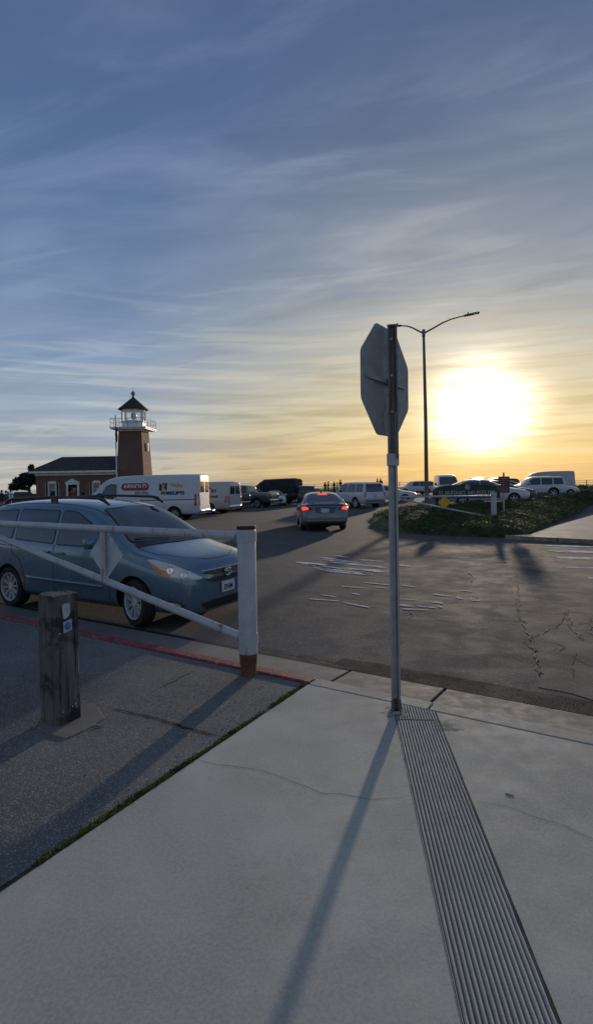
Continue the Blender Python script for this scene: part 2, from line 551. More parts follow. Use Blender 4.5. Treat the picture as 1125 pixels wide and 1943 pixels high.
class Body:
    def __init__(s, root, me):
        s.root = root; bm = bmesh.new(); bm.from_mesh(me); s.bvh = BVHTree.FromBMesh(bm); bm.free()

    def frame(s, view, p, far=6.0):
        a, b = p
        if view == 'L': return Vector((a, far, b)), Vector((0, -1, 0))
        if view == 'R': return Vector((a, -far, b)), Vector((0, 1, 0))
        if view == 'F': return Vector((far, a, b)), Vector((-1, 0, 0))
        if view == 'B': return Vector((-far, a, b)), Vector((1, 0, 0))
        if view == 'T': return Vector((a, b, far)), Vector((0, 0, -1))
        c, sn = math.cos(R(view)), math.sin(R(view))
        return Vector((-sn * a + c * far, c * a + sn * far, b)), Vector((-c, -sn, 0))

    def decal(s, name, mat, view, poly, off=.004, step=.08, parent=None, thick=0.0, smooth=True):
        vs, fs = tri2d(poly, step); mb = MB(); pts = []; nrm = []
        last = None
        for v in vs:
            o, d = s.frame(view, v); h = s.bvh.ray_cast(o, d)
            if h[0] is None:
                pts.append(None); nrm.append(None); continue
            n = h[1] if h[1].dot(d) < 0 else -h[1]
            pts.append(h[0] + n * off); nrm.append(n)
        good = [k for k, p in enumerate(pts) if p is not None]
        if not good: return None
        mp = {k: i for i, k in enumerate(good)}
        V = [pts[k] for k in good]; F = [tuple(mp[k] for k in f) for f in fs if all(k in mp for k in f)]
        o, d = s.frame(view, vs[0])
        F2 = []
        for f in F:
            nn = (V[f[1]] - V[f[0]]).cross(V[f[2]] - V[f[0]])
            F2.append(f if nn.dot(d) < 0 else tuple(reversed(f)))
        me = bpy.data.meshes.new(name); me.from_pydata([tuple(v) for v in V], [], F2); me.materials.append(mat)
        if thick:
            me = evalmesh(me, [('SOLIDIFY', dict(thickness=thick, offset=-1))]); me.name = name
        if smooth:
            for p in me.polygons: p.use_smooth = True
        return link(name, me, parent or s.root)

    def line(s, name, mat, view, pts, w=.013, off=.0025, step=.06, parent=None):
        "thin conforming strip along a polyline (door gap, trim)"
        P = [Vector(p) for p in pts]; L_, R_ = [], []
        D = []
        for i in range(len(P) - 1):
            k = max(1, int((P[i + 1] - P[i]).length / step))
            for j in range(k): D.append(P[i].lerp(P[i + 1], j / k))
        D.append(P[-1])
        V = []; F = []
        for i, p in enumerate(D):
            t = (D[min(i + 1, len(D) - 1)] - D[max(i - 1, 0)]).normalized(); n2 = Vector((-t.y, t.x)) * w / 2
            for q in (p + n2, p - n2):
                o, d = s.frame(view, q); h = s.bvh.ray_cast(o, d)
                if h[0] is None: V.append(V[-2] if len(V) > 1 else Vector((0, 0, .5))); continue
                n = h[1] if h[1].dot(d) < 0 else -h[1]; V.append(h[0] + n * off)
        for i in range(len(D) - 1): F.append((2 * i, 2 * i + 1, 2 * i + 3, 2 * i + 2))
        me = bpy.data.meshes.new(name); me.from_pydata([tuple(v) for v in V], [], F); me.materials.append(mat)
        return link(name, me, parent or s.root)

    def hit(s, view, p):
        o, d = s.frame(view, p); h = s.bvh.ray_cast(o, d)
        return h[0], (h[1] if h[0] is None or h[1].dot(d) < 0 else -h[1])


def ring_pts(row, tum, box, crown):
    s_, zb, zk, zt, w = row
    wt = w - .045 - tum * max(0, zt - zk - .06)
    e = box
    H = [(0, zb), (w * .72, zb), (w * .92, zb + .03), (w * .985, zb + (zk - zb) * .22), (w, zb + (zk - zb) * .58),
         (w - .012, zk - .06 * min(1, (zk - zb))), (w - .04, zk + .01),
         (wt + .035 * (1 - e), zk + (zt - zk) * .80), (wt - .05 * (1 - e) - .008, zt - .035 * (1 - e) - .008), (wt - .16 + .06 * e, zt - .005 * (1 - e)),
         (wt * .55, zt + crown * .7), (0, zt + crown)]
    # keep the list going upwards on low parts (bonnets)
    return H


def car_body(root, tbl, L, mat, tum=.30, box=.3, crown=.03, wells=(), sub=2, wr=.37, wdep=.34):
    rings = []
    for row in tbl:
        H = ring_pts(row, tum, box, crown); x = L / 2 - row[0]
        ring = [(x, y, z) for y, z in H] + [(x, -y, z) for y, z in reversed(H[1:-1])]
        rings.append(ring)
    mb = MB(); mb.loft(rings, cap=True)
    me = bpy.data.meshes.new('body'); me.from_pydata(mb.v, [], mb.f); me.materials.append(mat)
    bm = bmesh.new(); bm.from_mesh(me)
    bmesh.ops.recalc_face_normals(bm, faces=bm.faces)
    bmesh.ops.inset_region  # end caps: poke keeps them tidy under subdivision
    bmesh.ops.poke(bm, faces=[f for f in bm.faces if len(f.verts) > 4]); bm.to_mesh(me); bm.free()
    me = evalmesh(me, [('SUBSURF', dict(levels=sub, render_levels=sub))])
    for p in me.polygons: p.use_smooth = True
    B = Body(root, me)
    if wells:
        cm = MB()
        for sx_, hw in wells:
            for sg in (1, -1):
                y0 = sg * (hw - wdep); y1 = sg * (hw + .25); x = L / 2 - sx_
                rg_ = []
                for y in (y0, y1):
                    rg_.append([(x + wr * math.cos(2 * PI * k / 32), y, wr - .03 + wr * math.sin(2 * PI * k / 32) * 1.0) for k in range(32)])
                cm.loft(rg_)
        c_me = bpy.data.meshes.new('cut'); c_me.from_pydata(cm.v, [], cm.f); c_me.materials.append(M_BLACK)
        bm = bmesh.new(); bm.from_mesh(c_me); bmesh.ops.recalc_face_normals(bm, faces=bm.faces); bm.to_mesh(c_me); bm.free()
        co = bpy.data.objects.new('cut', c_me); COL.objects.link(co)
        me = evalmesh(me, [('BOOLEAN', dict(operation='DIFFERENCE', object=co, solver='EXACT', material_mode='TRANSFER'))])
        bpy.data.objects.remove(co)
        smooth_by_angle(me, 50)
    me.name = 'body'
    B.body = link('body', me, root)
    return B


WH = {}


def wheel_mesh(r, w, style):
    k = (round(r, 3), round(w, 3), style)
    if k in WH: return WH[k]
    t = MB(); rr = r * .70
    t.lathe([(rr, -w / 2 + .01), (r * .90, -w / 2), (r * .97, -w / 2 + .015), (r, -w / 2 + .045), (r, w / 2 - .045), (r * .97, w / 2 - .015), (r * .90, w / 2), (rr, w / 2 - .01), (rr * .97, 0), (rr, -w / 2 + .01)], 36, 'Y')
    me = bpy.data.meshes.new('wheel'); me.from_pydata(t.v, [], t.f); me.materials.append(M_RUBBER)
    bm = bmesh.new(); bm.from_mesh(me); bmesh.ops.recalc_face_normals(bm, faces=bm.faces); bm.to_mesh(me); bm.free(); smooth_by_angle(me, 35)
    # rim; outer face is at +y
    q = MB(); q.cur = 1
    q.lathe([(rr * .99, -w * .3), (rr * .93, -w * .1), (rr * .3, -w * .05), (.001, -w * .05)], 32, 'Y')
    q.cur = 0
    q.lathe([(rr * 1.0, w / 2 - .006), (rr * .985, w / 2 + .006), (rr * .93, w / 2 - .004), (rr * .91, w / 2 - .05), (rr * .95, -w * .2)], 40, 'Y')
    yo = w / 2 - .022
    if style == 'double10':
        for i in range(10):
            for dl in (-.08, .08):
                a = 2 * PI * i / 10 + dl; a2 = 2 * PI * i / 10 + dl * 1.35
                p0 = Vector((math.cos(a2) * rr * .26, yo - .012, math.sin(a2) * rr * .26)); p1 = Vector((math.cos(a) * rr * .93, yo + .004, math.sin(a) * rr * .93))
                u = (p1 - p0).normalized(); sd = u.cross(Vector((0, 1, 0))).normalized()
                q.loft([[p0 + sd * .007 - Vector((0, .03, 0)), p0 + sd * .006, p0 - sd * .006, p0 - sd * .007 - Vector((0, .03, 0))],
                        [p1 + sd * .008 - Vector((0, .03, 0)), p1 + sd * .006, p1 - sd * .006, p1 - sd * .008 - Vector((0, .03, 0))]])
        q.lathe([(rr * .28, yo - .03), (rr * .27, yo - .004), (rr * .2, yo + .006), (rr * .17, yo - .002), (.001, yo)], 24, 'Y')
    elif style == 'spoke5':
        for i in range(5):
            a = 2 * PI * i / 5 + .3
            p0 = Vector((math.cos(a) * rr * .1, yo, math.sin(a) * rr * .1)); p1 = Vector((math.cos(a) * rr * .94, yo, math.sin(a) * rr * .94))
            sd = Vector((-math.sin(a), 0, math.cos(a))); dn = Vector((0, .035, 0))
            q.loft([[p0 + sd * .05 - dn, p0 + sd * .045, p0 - sd * .045, p0 - sd * .05 - dn], [p1 + sd * .04 - dn, p1 + sd * .03, p1 - sd * .03, p1 - sd * .04 - dn]])
        q.lathe([(rr * .25, yo - .02), (rr * .22, yo + .006), (.001, yo + .006)], 20, 'Y')
    else:
        q.lathe([(rr * .9, yo - .01), (rr * .7, yo - .03), (rr * .5, yo - .012), (rr * .3, yo - .012), (rr * .26, yo + .02), (.001, yo + .02)], 28, 'Y')
    m2 = bpy.data.meshes.new('rim'); m2.from_pydata(q.v, [], q.f); m2.materials.append(M_ALLOY if style != 'steel' else M_WHEELG); m2.materials.append(M_RUBBER)
    m2.polygons.foreach_set('material_index', q.mi)
    bm = bmesh.new(); bm.from_mesh(m2); bmesh.ops.recalc_face_normals(bm, faces=bm.faces); bm.to_mesh(m2); bm.free(); smooth_by_angle(m2, 35)
    WH[k] = (me, m2)
    return WH[k]


def wheels(root, L, ss, hw, r, w=.22, style='spoke5', steer=0, gap=.0):
    me, m2 = wheel_mesh(r, w, style)
    for k, s_ in enumerate(ss):
        for sg in (1, -1):
            o = link('wheel', me, root); o.location = (L / 2 - s_, sg * (hw - w / 2 - .015), r)
            o.rotation_euler = (0, rnd.uniform(0, 1.2), (0 if sg > 0 else PI) + (R(steer) if k == 0 else 0))
            ri = link('rim', m2, o)


def text_mesh(txt, size, bold=0.0, shear=0.0, depth=.004, space=1.0):
    cu = bpy.data.curves.new('lettering', 'FONT'); cu.body = txt; cu.size = size; cu.extrude = depth; cu.offset = bold; cu.shear = shear; cu.space_character = space
    cu.align_x = 'CENTER'; cu.align_y = 'CENTER'; cu.resolution_u = 3
    o = bpy.data.objects.new('lettering', cu); COL.objects.link(o); bpy.context.view_layer.update()
    dg = bpy.context.evaluated_depsgraph_get(); me = bpy.data.meshes.new_from_object(o.evaluated_get(dg)); bpy.data.objects.remove(o)
    me.name = 'lettering'
    return me


def lettering(txt, size, mat, parent, loc, view, bold=0.0, shear=0.0, sx_=1.0, depth=.004, label=None, space=1.0, tilt=0.0):
    me = text_mesh(txt, size, bold, shear, depth, space); me.materials.clear(); me.materials.append(mat)
    o = link('lettering', me, parent); o.location = loc; o.scale = (sx_, 1, 1)
    rz = {'F': R(90), 'B': R(-90), 'L': R(180), 'R': 0}.get(view, None)
    if rz is None: rz = view
    o.rotation_euler = (R(90) + tilt, 0, rz)
    if label: o['label'] = label
    return o


def mirrorp(poly): return [(-a, b) for a, b in poly]


def two(B, name, mat, view, poly, **k):
    """same patch on both sides; side views 'L'/'R', or front/back/diagonal mirrored"""
    out = []
    if view == 'S':
        for v in 'LR': out.append(B.decal(name, mat, v, poly, **k))
    elif isinstance(view, str):
        out.append(B.decal(name, mat, view, poly, **k)); out.append(B.decal(name, mat, view, mirrorp(poly), **k))
    else:
        out.append(B.decal(name, mat, view, poly, **k)); out.append(B.decal(name, mat, -view, mirrorp(poly), **k))
    return [o for o in out if o]


def side_mirror(B, x, z, mat, d=.19, s=1.0):
    for sg in (1, -1):
        h, n = B.hit('L' if sg > 0 else 'R', (x, z))
        if h is None: continue
        m_ = MB(); c = Vector((x - .01, h.y + sg * (.07 + d / 2), z + .08 * s))
        rings = []
        for t, sc in ((-1, .55), (-.8, .9), (0, 1), (.8, .92), (1, .5)):
            rings.append([(c.x + .055 * s * sc * math.cos(a) + (.02 if math.cos(a) > 0 else 0), c.y + sg * t * d / 2, c.z + .075 * s * sc * math.sin(a)) for a in [2 * PI * k / 10 for k in range(10)]])
        m_.loft(rings)
        m_.tube([(x, h.y - sg * .03, z), (x, c.y, z + .03)], .022, 6)
        m_.build('side_mirror', mat, B.root, smooth=True)


def finish_car(B, sp):
    """glass, lamps, trims from a spec dict"""
    P = sp; mat = P['paint']; st = P.get('step', .10)
    for w_ in P.get('sidewin', []):
        pl = rounded(w_, .05)
        two(B, 'side_window', P.get('glass', M_GLASS), 'S', pl, off=.006, step=st)
        if P.get('trim', True):
            cx_ = sum(p[0] for p in w_) / len(w_); cz = sum(p[1] for p in w_) / len(w_)
            g = [(p[0] + (.022 if p[0] > cx_ else -.022), p[1] + (.02 if p[1] > cz else -.02)) for p in w_]
            two(B, 'window_trim', M_BLACK, 'S', rounded(g, .06), off=.003, step=st)
    for key, view, nm in (('wind', 'F', 'windshield'), ('rear', 'B', 'rear_window')):
        if key in P:
            B.decal(nm, P.get('glass', M_GLASS), view, rounded(P[key], .07), off=.007, step=st)
            g = [(p[0] * 1.035, p[1] + (.02 if p[1] > sum(q[1] for q in P[key]) / len(P[key]) else -.03)) for p in P[key]]
            B.decal('window_trim', M_BLACK, view, rounded(g, .08), off=.003, step=st)
    for key, nm, mt in (('head', 'headlight', M_LAMP), ('tail', 'tail_light', P.get('tailmat', M_TAIL)), ('amber', 'turn_signal', M_AMBER), ('fog', 'fog_light', M_LAMP),
                        ('white_lamp', 'reversing_light', M_LAMP)):
        if key in P:
            v, pl = P[key]; two(B, nm, mt, v, rounded(pl, .03), off=.012, step=.05, thick=.02)
    for key, nm, mt in (('grille', 'grille', M_BLACK), ('intake', 'air_intake', M_BLACK), ('fbump', 'bumper', P.get('bumpmat', M_BLACK)), ('rbump', 'bumper', P.get('bumpmat', M_BLACK)),
                        ('skirt', 'rear_skirt', M_BLACK)):
        if key in P:
            v, pl = P[key]; B.decal(nm, mt, v, rounded(pl, .04), off=.012 if 'bump' not in key else .03, step=.08, thick=.02 if 'bump' not in key else .05)
    if 'handles' in P:
        for x, z in P['handles']:
            for sg, v in ((1, 'L'), (-1, 'R')):
                h, n = B.hit(v, (x, z))
                m_ = MB(); m_.box((x, h.y + sg * .022, z), (.19, .022, .03)); m_.box((x + .07, h.y + sg * .01, z), (.025, .03, .03)); m_.box((x - .07, h.y + sg * .01, z), (.025, .03, .03))
                m_.build('door_handle', P.get('handlemat', mat), B.root, bevel=.006, smooth=True)
    for pl in P.get('seams', []):
        for v in 'LR': B.line('door_gap', M_BLACK, v, pl)
    if 'moulding' in P:
        for v in 'LR': B.decal('side_moulding', P.get('mouldmat', mat), v, P['moulding'], off=.018, step=.12, thick=.02)
    if 'plate' in P:
        v, y, z = P['plate'][:3]; h, n = B.hit(v, (y, z)); sg = 1 if v == 'F' else -1
        m_ = MB(); m_.box((h.x + sg * .02, y, z), (.012, .31, .155)); pl_ = m_.build('license_plate', M_PLATE, B.root, bevel=.004)
        if len(P['plate']) > 3: lettering(P['plate'][3], .105, M_INK, pl_, (h.x + sg * .028, y, z - .012), v, bold=.002, depth=.001)
    if 'mirror' in P: side_mirror(B, P['mirror'][0], P['mirror'][1], P.get('mirmat', mat), s=P.get('mirs', 1))
    if 'rails' in P:
        x0, x1, y, z = P['rails']
        for sg in (1, -1):
            m_ = MB(); m_.tube([(x0 + .12, sg * y, z - .07), (x0, sg * y, z), (x0 - .14, sg * y, z + .03), ((x0 + x1) / 2, sg * y, z + .055), (x1 + .12, sg * y, z + .02), (x1, sg * y, z - .02), (x1 - .1, sg * y, z - .07)],
                               [.016, .032, .022, .02, .022, .032, .016], 8)
            m_.box(((x0 + x1) / 2 + .05, sg * y, z), (.16, .03, .09))
            m_.build('roof_rail', M_BLACK, B.root, smooth=True)
    if 'bars' in P:
        for x, y, z in P['bars']:
            m_ = MB(); m_.tube([(x, -y, z - .07), (x, -y, z), (x, y, z), (x, y, z - .07)], .018, 6); m_.build('roof_bar', M_BLACK, B.root)
    wheels(B.root, P['L'], P['axles'], P['hw'], P['wr'], P.get('ww', .22), P.get('style', 'spoke5'), P.get('steer', 0))


def minivan(root, paint):
    L = 5.08
    T = [  # s, zb, zk, zt, w
        (0.00, .30, .58, .70, .50), (.03, .21, .63, .775, .68), (.10, .18, .71, .865, .81), (.26, .20, .79, .935, .895), (.50, .19, .84, .985, .95),
        (.74, .19, .885, 1.03, .975), (.98, .19, .94, 1.075, .985), (1.08, .19, .97, 1.12, .985), (1.36, .19, 1.01, 1.30, .985), (1.66, .19, 1.03, 1.475, .985), (1.96, .19, 1.04, 1.625, .985),
        (2.30, .19, 1.045, 1.685, .985), (2.8, .19, 1.06, 1.735, .985), (3.4, .19, 1.075, 1.745, .985), (4.0, .19, 1.09, 1.735, .985), (4.5, .19, 1.11, 1.70, .975),
        (4.72, .20, 1.13, 1.665, .955), (4.82, .21, 1.14, 1.60, .93), (4.93, .23, 1.12, 1.38, .90), (5.00, .25, 1.05, 1.13, .87), (5.04, .29, .85, .92, .84), (5.08, .40, .62, .68, .70)]
    B = car_body(root, T, L, paint, tum=.34, box=.15, crown=.03, wells=((.97, .985), (4.0, .985)), wr=.375, sub=3)
    X = lambda s_: L / 2 - s_
    belt = lambda s_: 1.035 + .03 * (s_ - 1.2)
    lampv = -42
    P = dict(paint=paint, L=L, axles=(.97, 4.0), hw=.985, wr=.335, style='double10', steer=-14, ww=.22, step=.07,
             sidewin=[[(X(1.50), 1.09), (X(2.72), 1.09), (X(2.74), 1.59), (X(2.40), 1.565), (X(2.02), 1.40)],
                      [(X(2.82), 1.10), (X(3.82), 1.14), (X(3.86), 1.60), (X(2.86), 1.585)],
                      [(X(3.94), 1.145), (X(4.74), 1.20), (X(4.60), 1.50), (X(4.48), 1.565), (X(3.97), 1.595)]],
             wind=[(-.80, 1.17), (0, 1.135), (.80, 1.17), (.60, 1.60), (0, 1.635), (-.60, 1.60)],
             rear=[(-.66, 1.2), (.66, 1.2), (.58, 1.56), (-.58, 1.56)],
             handles=[(X(2.60), .955), (X(2.96), .965)],
             seams=[[(X(1.50), .30), (X(1.46), .70), (X(1.52), 1.0), (X(1.56), 1.06)], [(X(2.78), .27), (X(2.78), 1.08)], [(X(3.60), .30), (X(3.55), .52), (X(3.66), .80), (X(3.90), .93), (X(3.90), 1.1)], [(X(1.5), .285), (X(3.60), .285)],
                    [(X(3.9), 1.02), (X(4.9), 1.06)]],
             moulding=[(X(1.62), .50), (X(3.5), .52), (X(3.5), .56), (X(1.62), .54)],
             tail=('S', [(X(4.95), .75), (X(4.78), .78), (X(4.8), 1.12), (X(4.93), 1.10)]),
             plate=('F', 0, .51, 'ENM'), mirror=(X(1.72), 1.06), rails=(X(1.98), X(4.55), .60, 1.755), mirs=1.15)
    finish_car(B, P)
    # head lamps: swept unit with amber rear corner, chrome housing and projector bowls
    for sg in (-1, 1):
        v = sg * 48
        q = (lambda pl: pl) if sg < 0 else mirrorp
        # 'a' axis: for the right side a grows towards the front
        base_ = [(.72, .955), (.86, .95), (1.10, .895), (1.34, .795), (1.51, .70), (1.47, .672), (1.25, .685), (1.04, .72), (.84, .81)]
        hl = B.decal('headlight', simple('headlamp_shell', (.60, .63, .65), .35, .1, .1, coat=1), v, rounded(q(base_), .03), off=.010, step=.04, thick=.02)
        am = [(.77, .90), (.82, .90), (.92, .83), (1.02, .80), (1.05, .73), (.98, .745), (.85, .82)]
        B.decal('turn_signal', M_AMBER, v, rounded(q(am), .015), off=.014, step=.04, parent=hl)
        for (a, z, rr_) in ((1.06, .815, .058), (1.24, .755, .048)):
            o_, n_ = B.hit(v, ((a if sg < 0 else -a), z))
            if o_ is None: continue
            m_ = MB(); rings = []
            n_ = n_.normalized(); t1 = n_.cross(Vector((0, 0, 1))).normalized(); t2 = n_.cross(t1)
            for r_, h_ in ((rr_, .012), (rr_ * .95, .017), (rr_ * .7, .0125), (rr_ * .35, .016), (.001, .019)):
                rings.append([o_ + n_ * h_ + (t1 * math.cos(2 * PI * k / 20) + t2 * math.sin(2 * PI * k / 20)) * r_ for k in range(20)])
            m_.loft(rings, cap=False); m_.build('lamp_bowl', M_CHROME, hl, smooth=True)
        fp = [(.98, .40), (1.16, .385), (1.22, .34), (1.02, .345)]
        B.decal('fog_lamp_recess', M_BLACK, v, rounded(q([(.92, .42), (1.17, .40), (1.27, .335), (1.02, .32)]), .02), off=.006, step=.05)
        B.decal('fog_lamp', M_LAMP, v, rounded(q(fp), .02), off=.012, step=.05)
    # grille: two dark slots with a body bar and the oval badge
    B.decal('grille', M_BLACK, 'F', rounded([(-.54, .745), (-.30, .705), (.30, .705), (.54, .745), (.48, .765), (.30, .77), (-.30, .77), (-.48, .765)], .02), off=.006, step=.05)
    B.decal('grille', M_BLACK, 'F', rounded([(-.50, .665), (-.34, .605), (.34, .605), (.50, .665), (.36, .665), (-.36, .665)], .015), off=.006, step=.05)
    B.decal('chrome_strip', M_CHROME, 'F', [(-.52, .770), (-.28, .772), (.28, .772), (.52, .770), (.52, .783), (-.52, .783)], off=.010, step=.05, thick=.012)
    h, n = B.hit('F', (0, .715)); bc = h + Vector((.03, 0, 0))
    m_ = MB()
    for rx, rz_, cy, cz in ((.082, .056, 0, 0), (.026, .052, 0, 0), (.058, .018, 0, .026)):
        pts = [(bc.x, bc.y + cy + rx * math.cos(2 * PI * k / 28), bc.z + cz + rz_ * math.sin(2 * PI * k / 28)) for k in range(29)]
        m_.tube(pts, .008, 6, cap=False)
    m_.build('emblem', M_CHROME, root, smooth=True)
    B.decal('air_intake', M_BLACK, 'F', rounded([(-.50, .25), (.50, .25), (.60, .345), (.30, .36), (-.30, .36), (-.60, .345)], .04), off=.008, step=.06)
    B.line('bonnet_gap', M_BLACK, 'T', [(X(1.04), .80), (X(.7), .76), (X(.32), .56), (X(.16), .25), (X(.15), 0), (X(.16), -.25), (X(.32), -.56), (X(.7), -.76), (X(1.04), -.80)], w=.009)
    for y in (.32, -.32): B.line('wiper', M_BLACK, 'T', [(X(1.08), y + .25), (X(1.20), y - .4)], w=.02, off=.02)
    B.decal('cowl', M_BLACK, 'T', [(X(1.03), -.78), (X(.97), 0), (X(1.03), .78), (X(1.11), .80), (X(1.06), 0), (X(1.11), -.80)], off=.008, step=.08)
    # antenna-less roof, lower dark sill
    two(B, 'sill', M_BLACK, 'S', [(X(1.40), .20), (X(3.58), .20), (X(3.58), .245), (X(1.40), .245)], off=.01, step=.1)
    return B


def cargo_van(root, paint, L=5.9, H=2.35, hw=.99, nose=1.0, flat=False, doors=True, tailm=None, axles=None, glass_side=True, sub=2):
    k = H / 2.35
    T = [(0.0, .45, .80 * k, .90 * k, .70), (.04, .36, .85 * k, .98 * k, .86), (.2, .32, .92 * k, 1.08 * k, .94), (.5, .30, .98 * k, 1.16 * k, .975), (nose - .05, .30, 1.04 * k, 1.27 * k, hw), (nose + .15, .30, 1.08 * k, 1.46 * k, hw),
         (nose + .45, .30, 1.12 * k, 1.80 * k, hw), (nose + .75, .30, 1.14 * k, 2.07 * k, hw), (nose + 1.05, .30, 1.15 * k, 2.19 * k, hw), (nose + 1.6, .30, 1.16 * k, 2.27 * k, hw), (3.6, .30, 1.16 * k, H - .04, hw), (L - .5, .30, 1.16 * k, H - .03, hw),
         (L - .12, .31, 1.15 * k, H - .05, hw - .01), (L - .04, .33, 1.14 * k, H - .09, hw - .03), (L, .42, 1.1 * k, H - .17, hw - .08)]
    ax = axles or (1.0, L - 1.35)
    B = car_body(root, T, L, paint, tum=.13, box=.35, crown=.04, wells=((ax[0], hw), (ax[1], hw)), wr=.40, sub=sub)
    X = lambda s_: L / 2 - s_
    P = dict(paint=paint, L=L, axles=ax, hw=hw - .02, wr=.35, style='steel', step=.12,
             wind=[(-.80, 1.30 * k), (.80, 1.30 * k), (.70, 2.02 * k), (-.70, 2.02 * k)],
             sidewin=[[(X(nose + .50), 1.20 * k), (X(nose + 1.42), 1.20 * k), (X(nose + 1.42), 1.84 * k), (X(nose + 1.12), 1.88 * k), (X(nose + .86), 1.76 * k)]],
             head=('S', [(X(.06), .86 * k), (X(.5), .92 * k), (X(.62), 1.08 * k), (X(.25), 1.0 * k)]),
             fbump=('F', [(-.80, .40), (.80, .40), (.84, .62), (-.84, .62)]), grille=('F', [(-.55, .66), (.55, .66), (.6, .84), (-.6, .84)]),
             seams=[[(X(nose + .42), .42), (X(nose + .42), 1.1)], [(X(nose + 1.5), .38), (X(nose + 1.5), 1.95 * k)], [(X(nose + .42), .40), (X(nose + 1.5), .40)], [(X(nose + 2.9), .40), (X(nose + 2.9), 2.0 * k)]],
             mirror=(X(nose + .58), 1.22 * k), mirmat=M_BLACK, mirs=1.5)
    finish_car(B, P)
    return B, X, k


# ================================================================ GROUND
P0 = G(600, 1287); PR = G(1125, 1395)
U = (PR - P0); U.z = 0; U.normalize()
NN = Vector((-U.y, U.x, 0))
K = lambda u, n, z=0.0: Vector((P0.x + U.x * u + NN.x * n, P0.y + U.y * u + NN.y * n, z))


def isect(p, d, q, e):
    den = d.x * e.y - d.y * e.x; w_ = q - p
    return p + d * ((w_.x * e.y - w_.y * e.x) / den)


def inv(p):
    w_ = p - P0
    return w_.dot(U), w_.dot(NN)


def grid_mesh(name, us, ns, fz, mat, fxy, label=None, kind='structure'):
    mb = MB(); V = []; F = []
    for n in ns:
        for u in us:
            p = fxy(u, n); V.append((p.x, p.y, fz(p.x, p.y, u, n)))
    m_ = len(us)
    for i in range(len(ns) - 1):
        for j in range(m_ - 1): F.append((i * m_ + j, i * m_ + j + 1, (i + 1) * m_ + j + 1, (i + 1) * m_ + j))
    mb.add(V, F); o = mb.build(name, mat, smooth=True)
    return tag(o, label, kind=kind)


def spaced(a, b, n0, g=1.25):
    out = [a]; s_ = n0
    while out[-1] < b: out.append(out[-1] + s_); s_ *= g
    out[-1] = b
    return out


# wide soil sheet under everything, running back from the cliff
grd = MB()
grd.add([(-420, -300, -.42), (420, -300, -.42), (420, 104, -.42), (-420, 104, -.42), (-420, 104, -13), (420, 104, -13)], [(0, 1, 2, 3), (3, 2, 5, 4)])
tag(grd.build('ground', simple('bare_earth', (.10, .085, .06), .95, var=.3, sc=.5, bump=.5, bsc=8)), 'bare brown earth under and around the car park', kind='structure')


def seam():
    t = MT('sea_water'); t.col((.02, .045, .06)).set(Roughness=.12, Specular_IOR_Level=.6)
    t.bump(t.noise(.35, 6, .6, 0, scale=(1, 2.2, 1)), .5, .4)
    return t.m


sea = MB(); sea.add([(-9000, 60, -12), (9000, 60, -12), (9000, 16000, -12), (-9000, 16000, -12)], [(0, 1, 2, 3)])
tag(sea.build('sea', seam()), 'grey blue ocean beyond the cliff railing', kind='structure')

us = [-x for x in reversed(spaced(2, 130, 1.2, 1.15))] + [-1, 0, 1] + spaced(2, 130, 1.2, 1.12)
ns = spaced(.745, 150, .35, 1.06)


def lotxy(u, n):
    p = K(u, n); p.y = min(p.y, 103.9)
    return p


lot = grid_mesh('car_park', us, ns, lambda x, y, u, n: zg(x, y) + .012 * mnoise.noise(Vector((x * .25, y * .25, 0))) * min(1, max(0, n - 24) / 10), M_ROAD, lotxy)
lot['label'] = 'worn grey asphalt of the car park entrance road'

# gutter pans, one slab after another with open joints
ju = sorted([inv(G(648, 1278, -.13))[0], inv(G(834, 1312, -.13))[0]])
step_ = ju[1] - ju[0]
je = [-16 + 3.0 * k for k in range(5)] + [ju[0], ju[1], ju[1] + 3.2, 10]
je = sorted(x for x in je)
gut = empty('gutter'); tag(gut, 'dark concrete gutter between the kerb and the road', kind='structure')
for a, b in zip(je[:-1], je[1:]):
    if b - a < .2: continue
    m_ = MB(); g = .012; V = []
    for (u, n, z) in ((a + g, .004, -.125), (b - g, .004, -.125), (b - g, .738, -.158), (a + g, .738, -.158)): V.append(K(u, n, z))
    V2 = [Vector((p.x, p.y, -.30)) for p in V]
    m_.add(V + V2, [(0, 1, 2, 3), (7, 6, 5, 4), (0, 4, 5, 1), (1, 5, 6, 2), (2, 6, 7, 3), (3, 7, 4, 0)])
    m_.build('gutter_slab', M_GUT, gut, bevel=.008)
m_ = MB(); m_.prism([K(-16, -.14), K(10, -.14), K(10, .76), K(-16, .76)], -.34, -.185); m_.build('joint_dirt', M_CRACK, gut)
# dark reinstatement strip beside the gutter on the right, rough edged
V = []; F = []
n_ = 70
for i in range(n_ + 1):
    u = ju[0] - .25 + (10.5 - ju[0]) * i / n_; w_ = .30 + .03 * mnoise.noise(Vector((u * 3, 0, 0))) + .015 * mnoise.noise(Vector((u * 14, 3, 0)))
    V += [K(u, .752, -.162), K(u, .76 + w_, -.160)]
    if i: F.append((2 * i - 2, 2 * i, 2 * i + 1, 2 * i - 1))
m_ = MB(); m_.add(V, F); m_.build('trench_patch', M_TRENCH, lot)
# thin dark gap between pan and road on the left
V = []; F = []
for i in range(n_ + 1):
    u = -15 + (15 + ju[0]) * i / n_; w_ = .050 + .02 * mnoise.noise(Vector((u * 5, 0, 0)))
    V += [K(u, .735, -.154), K(u, .745 + w_, -.153)]
    if i: F.append((2 * i - 2, 2 * i, 2 * i + 1, 2 * i - 1))
m_ = MB(); m_.add(V, F); m_.build('edge_gap', M_CRACK, lot)

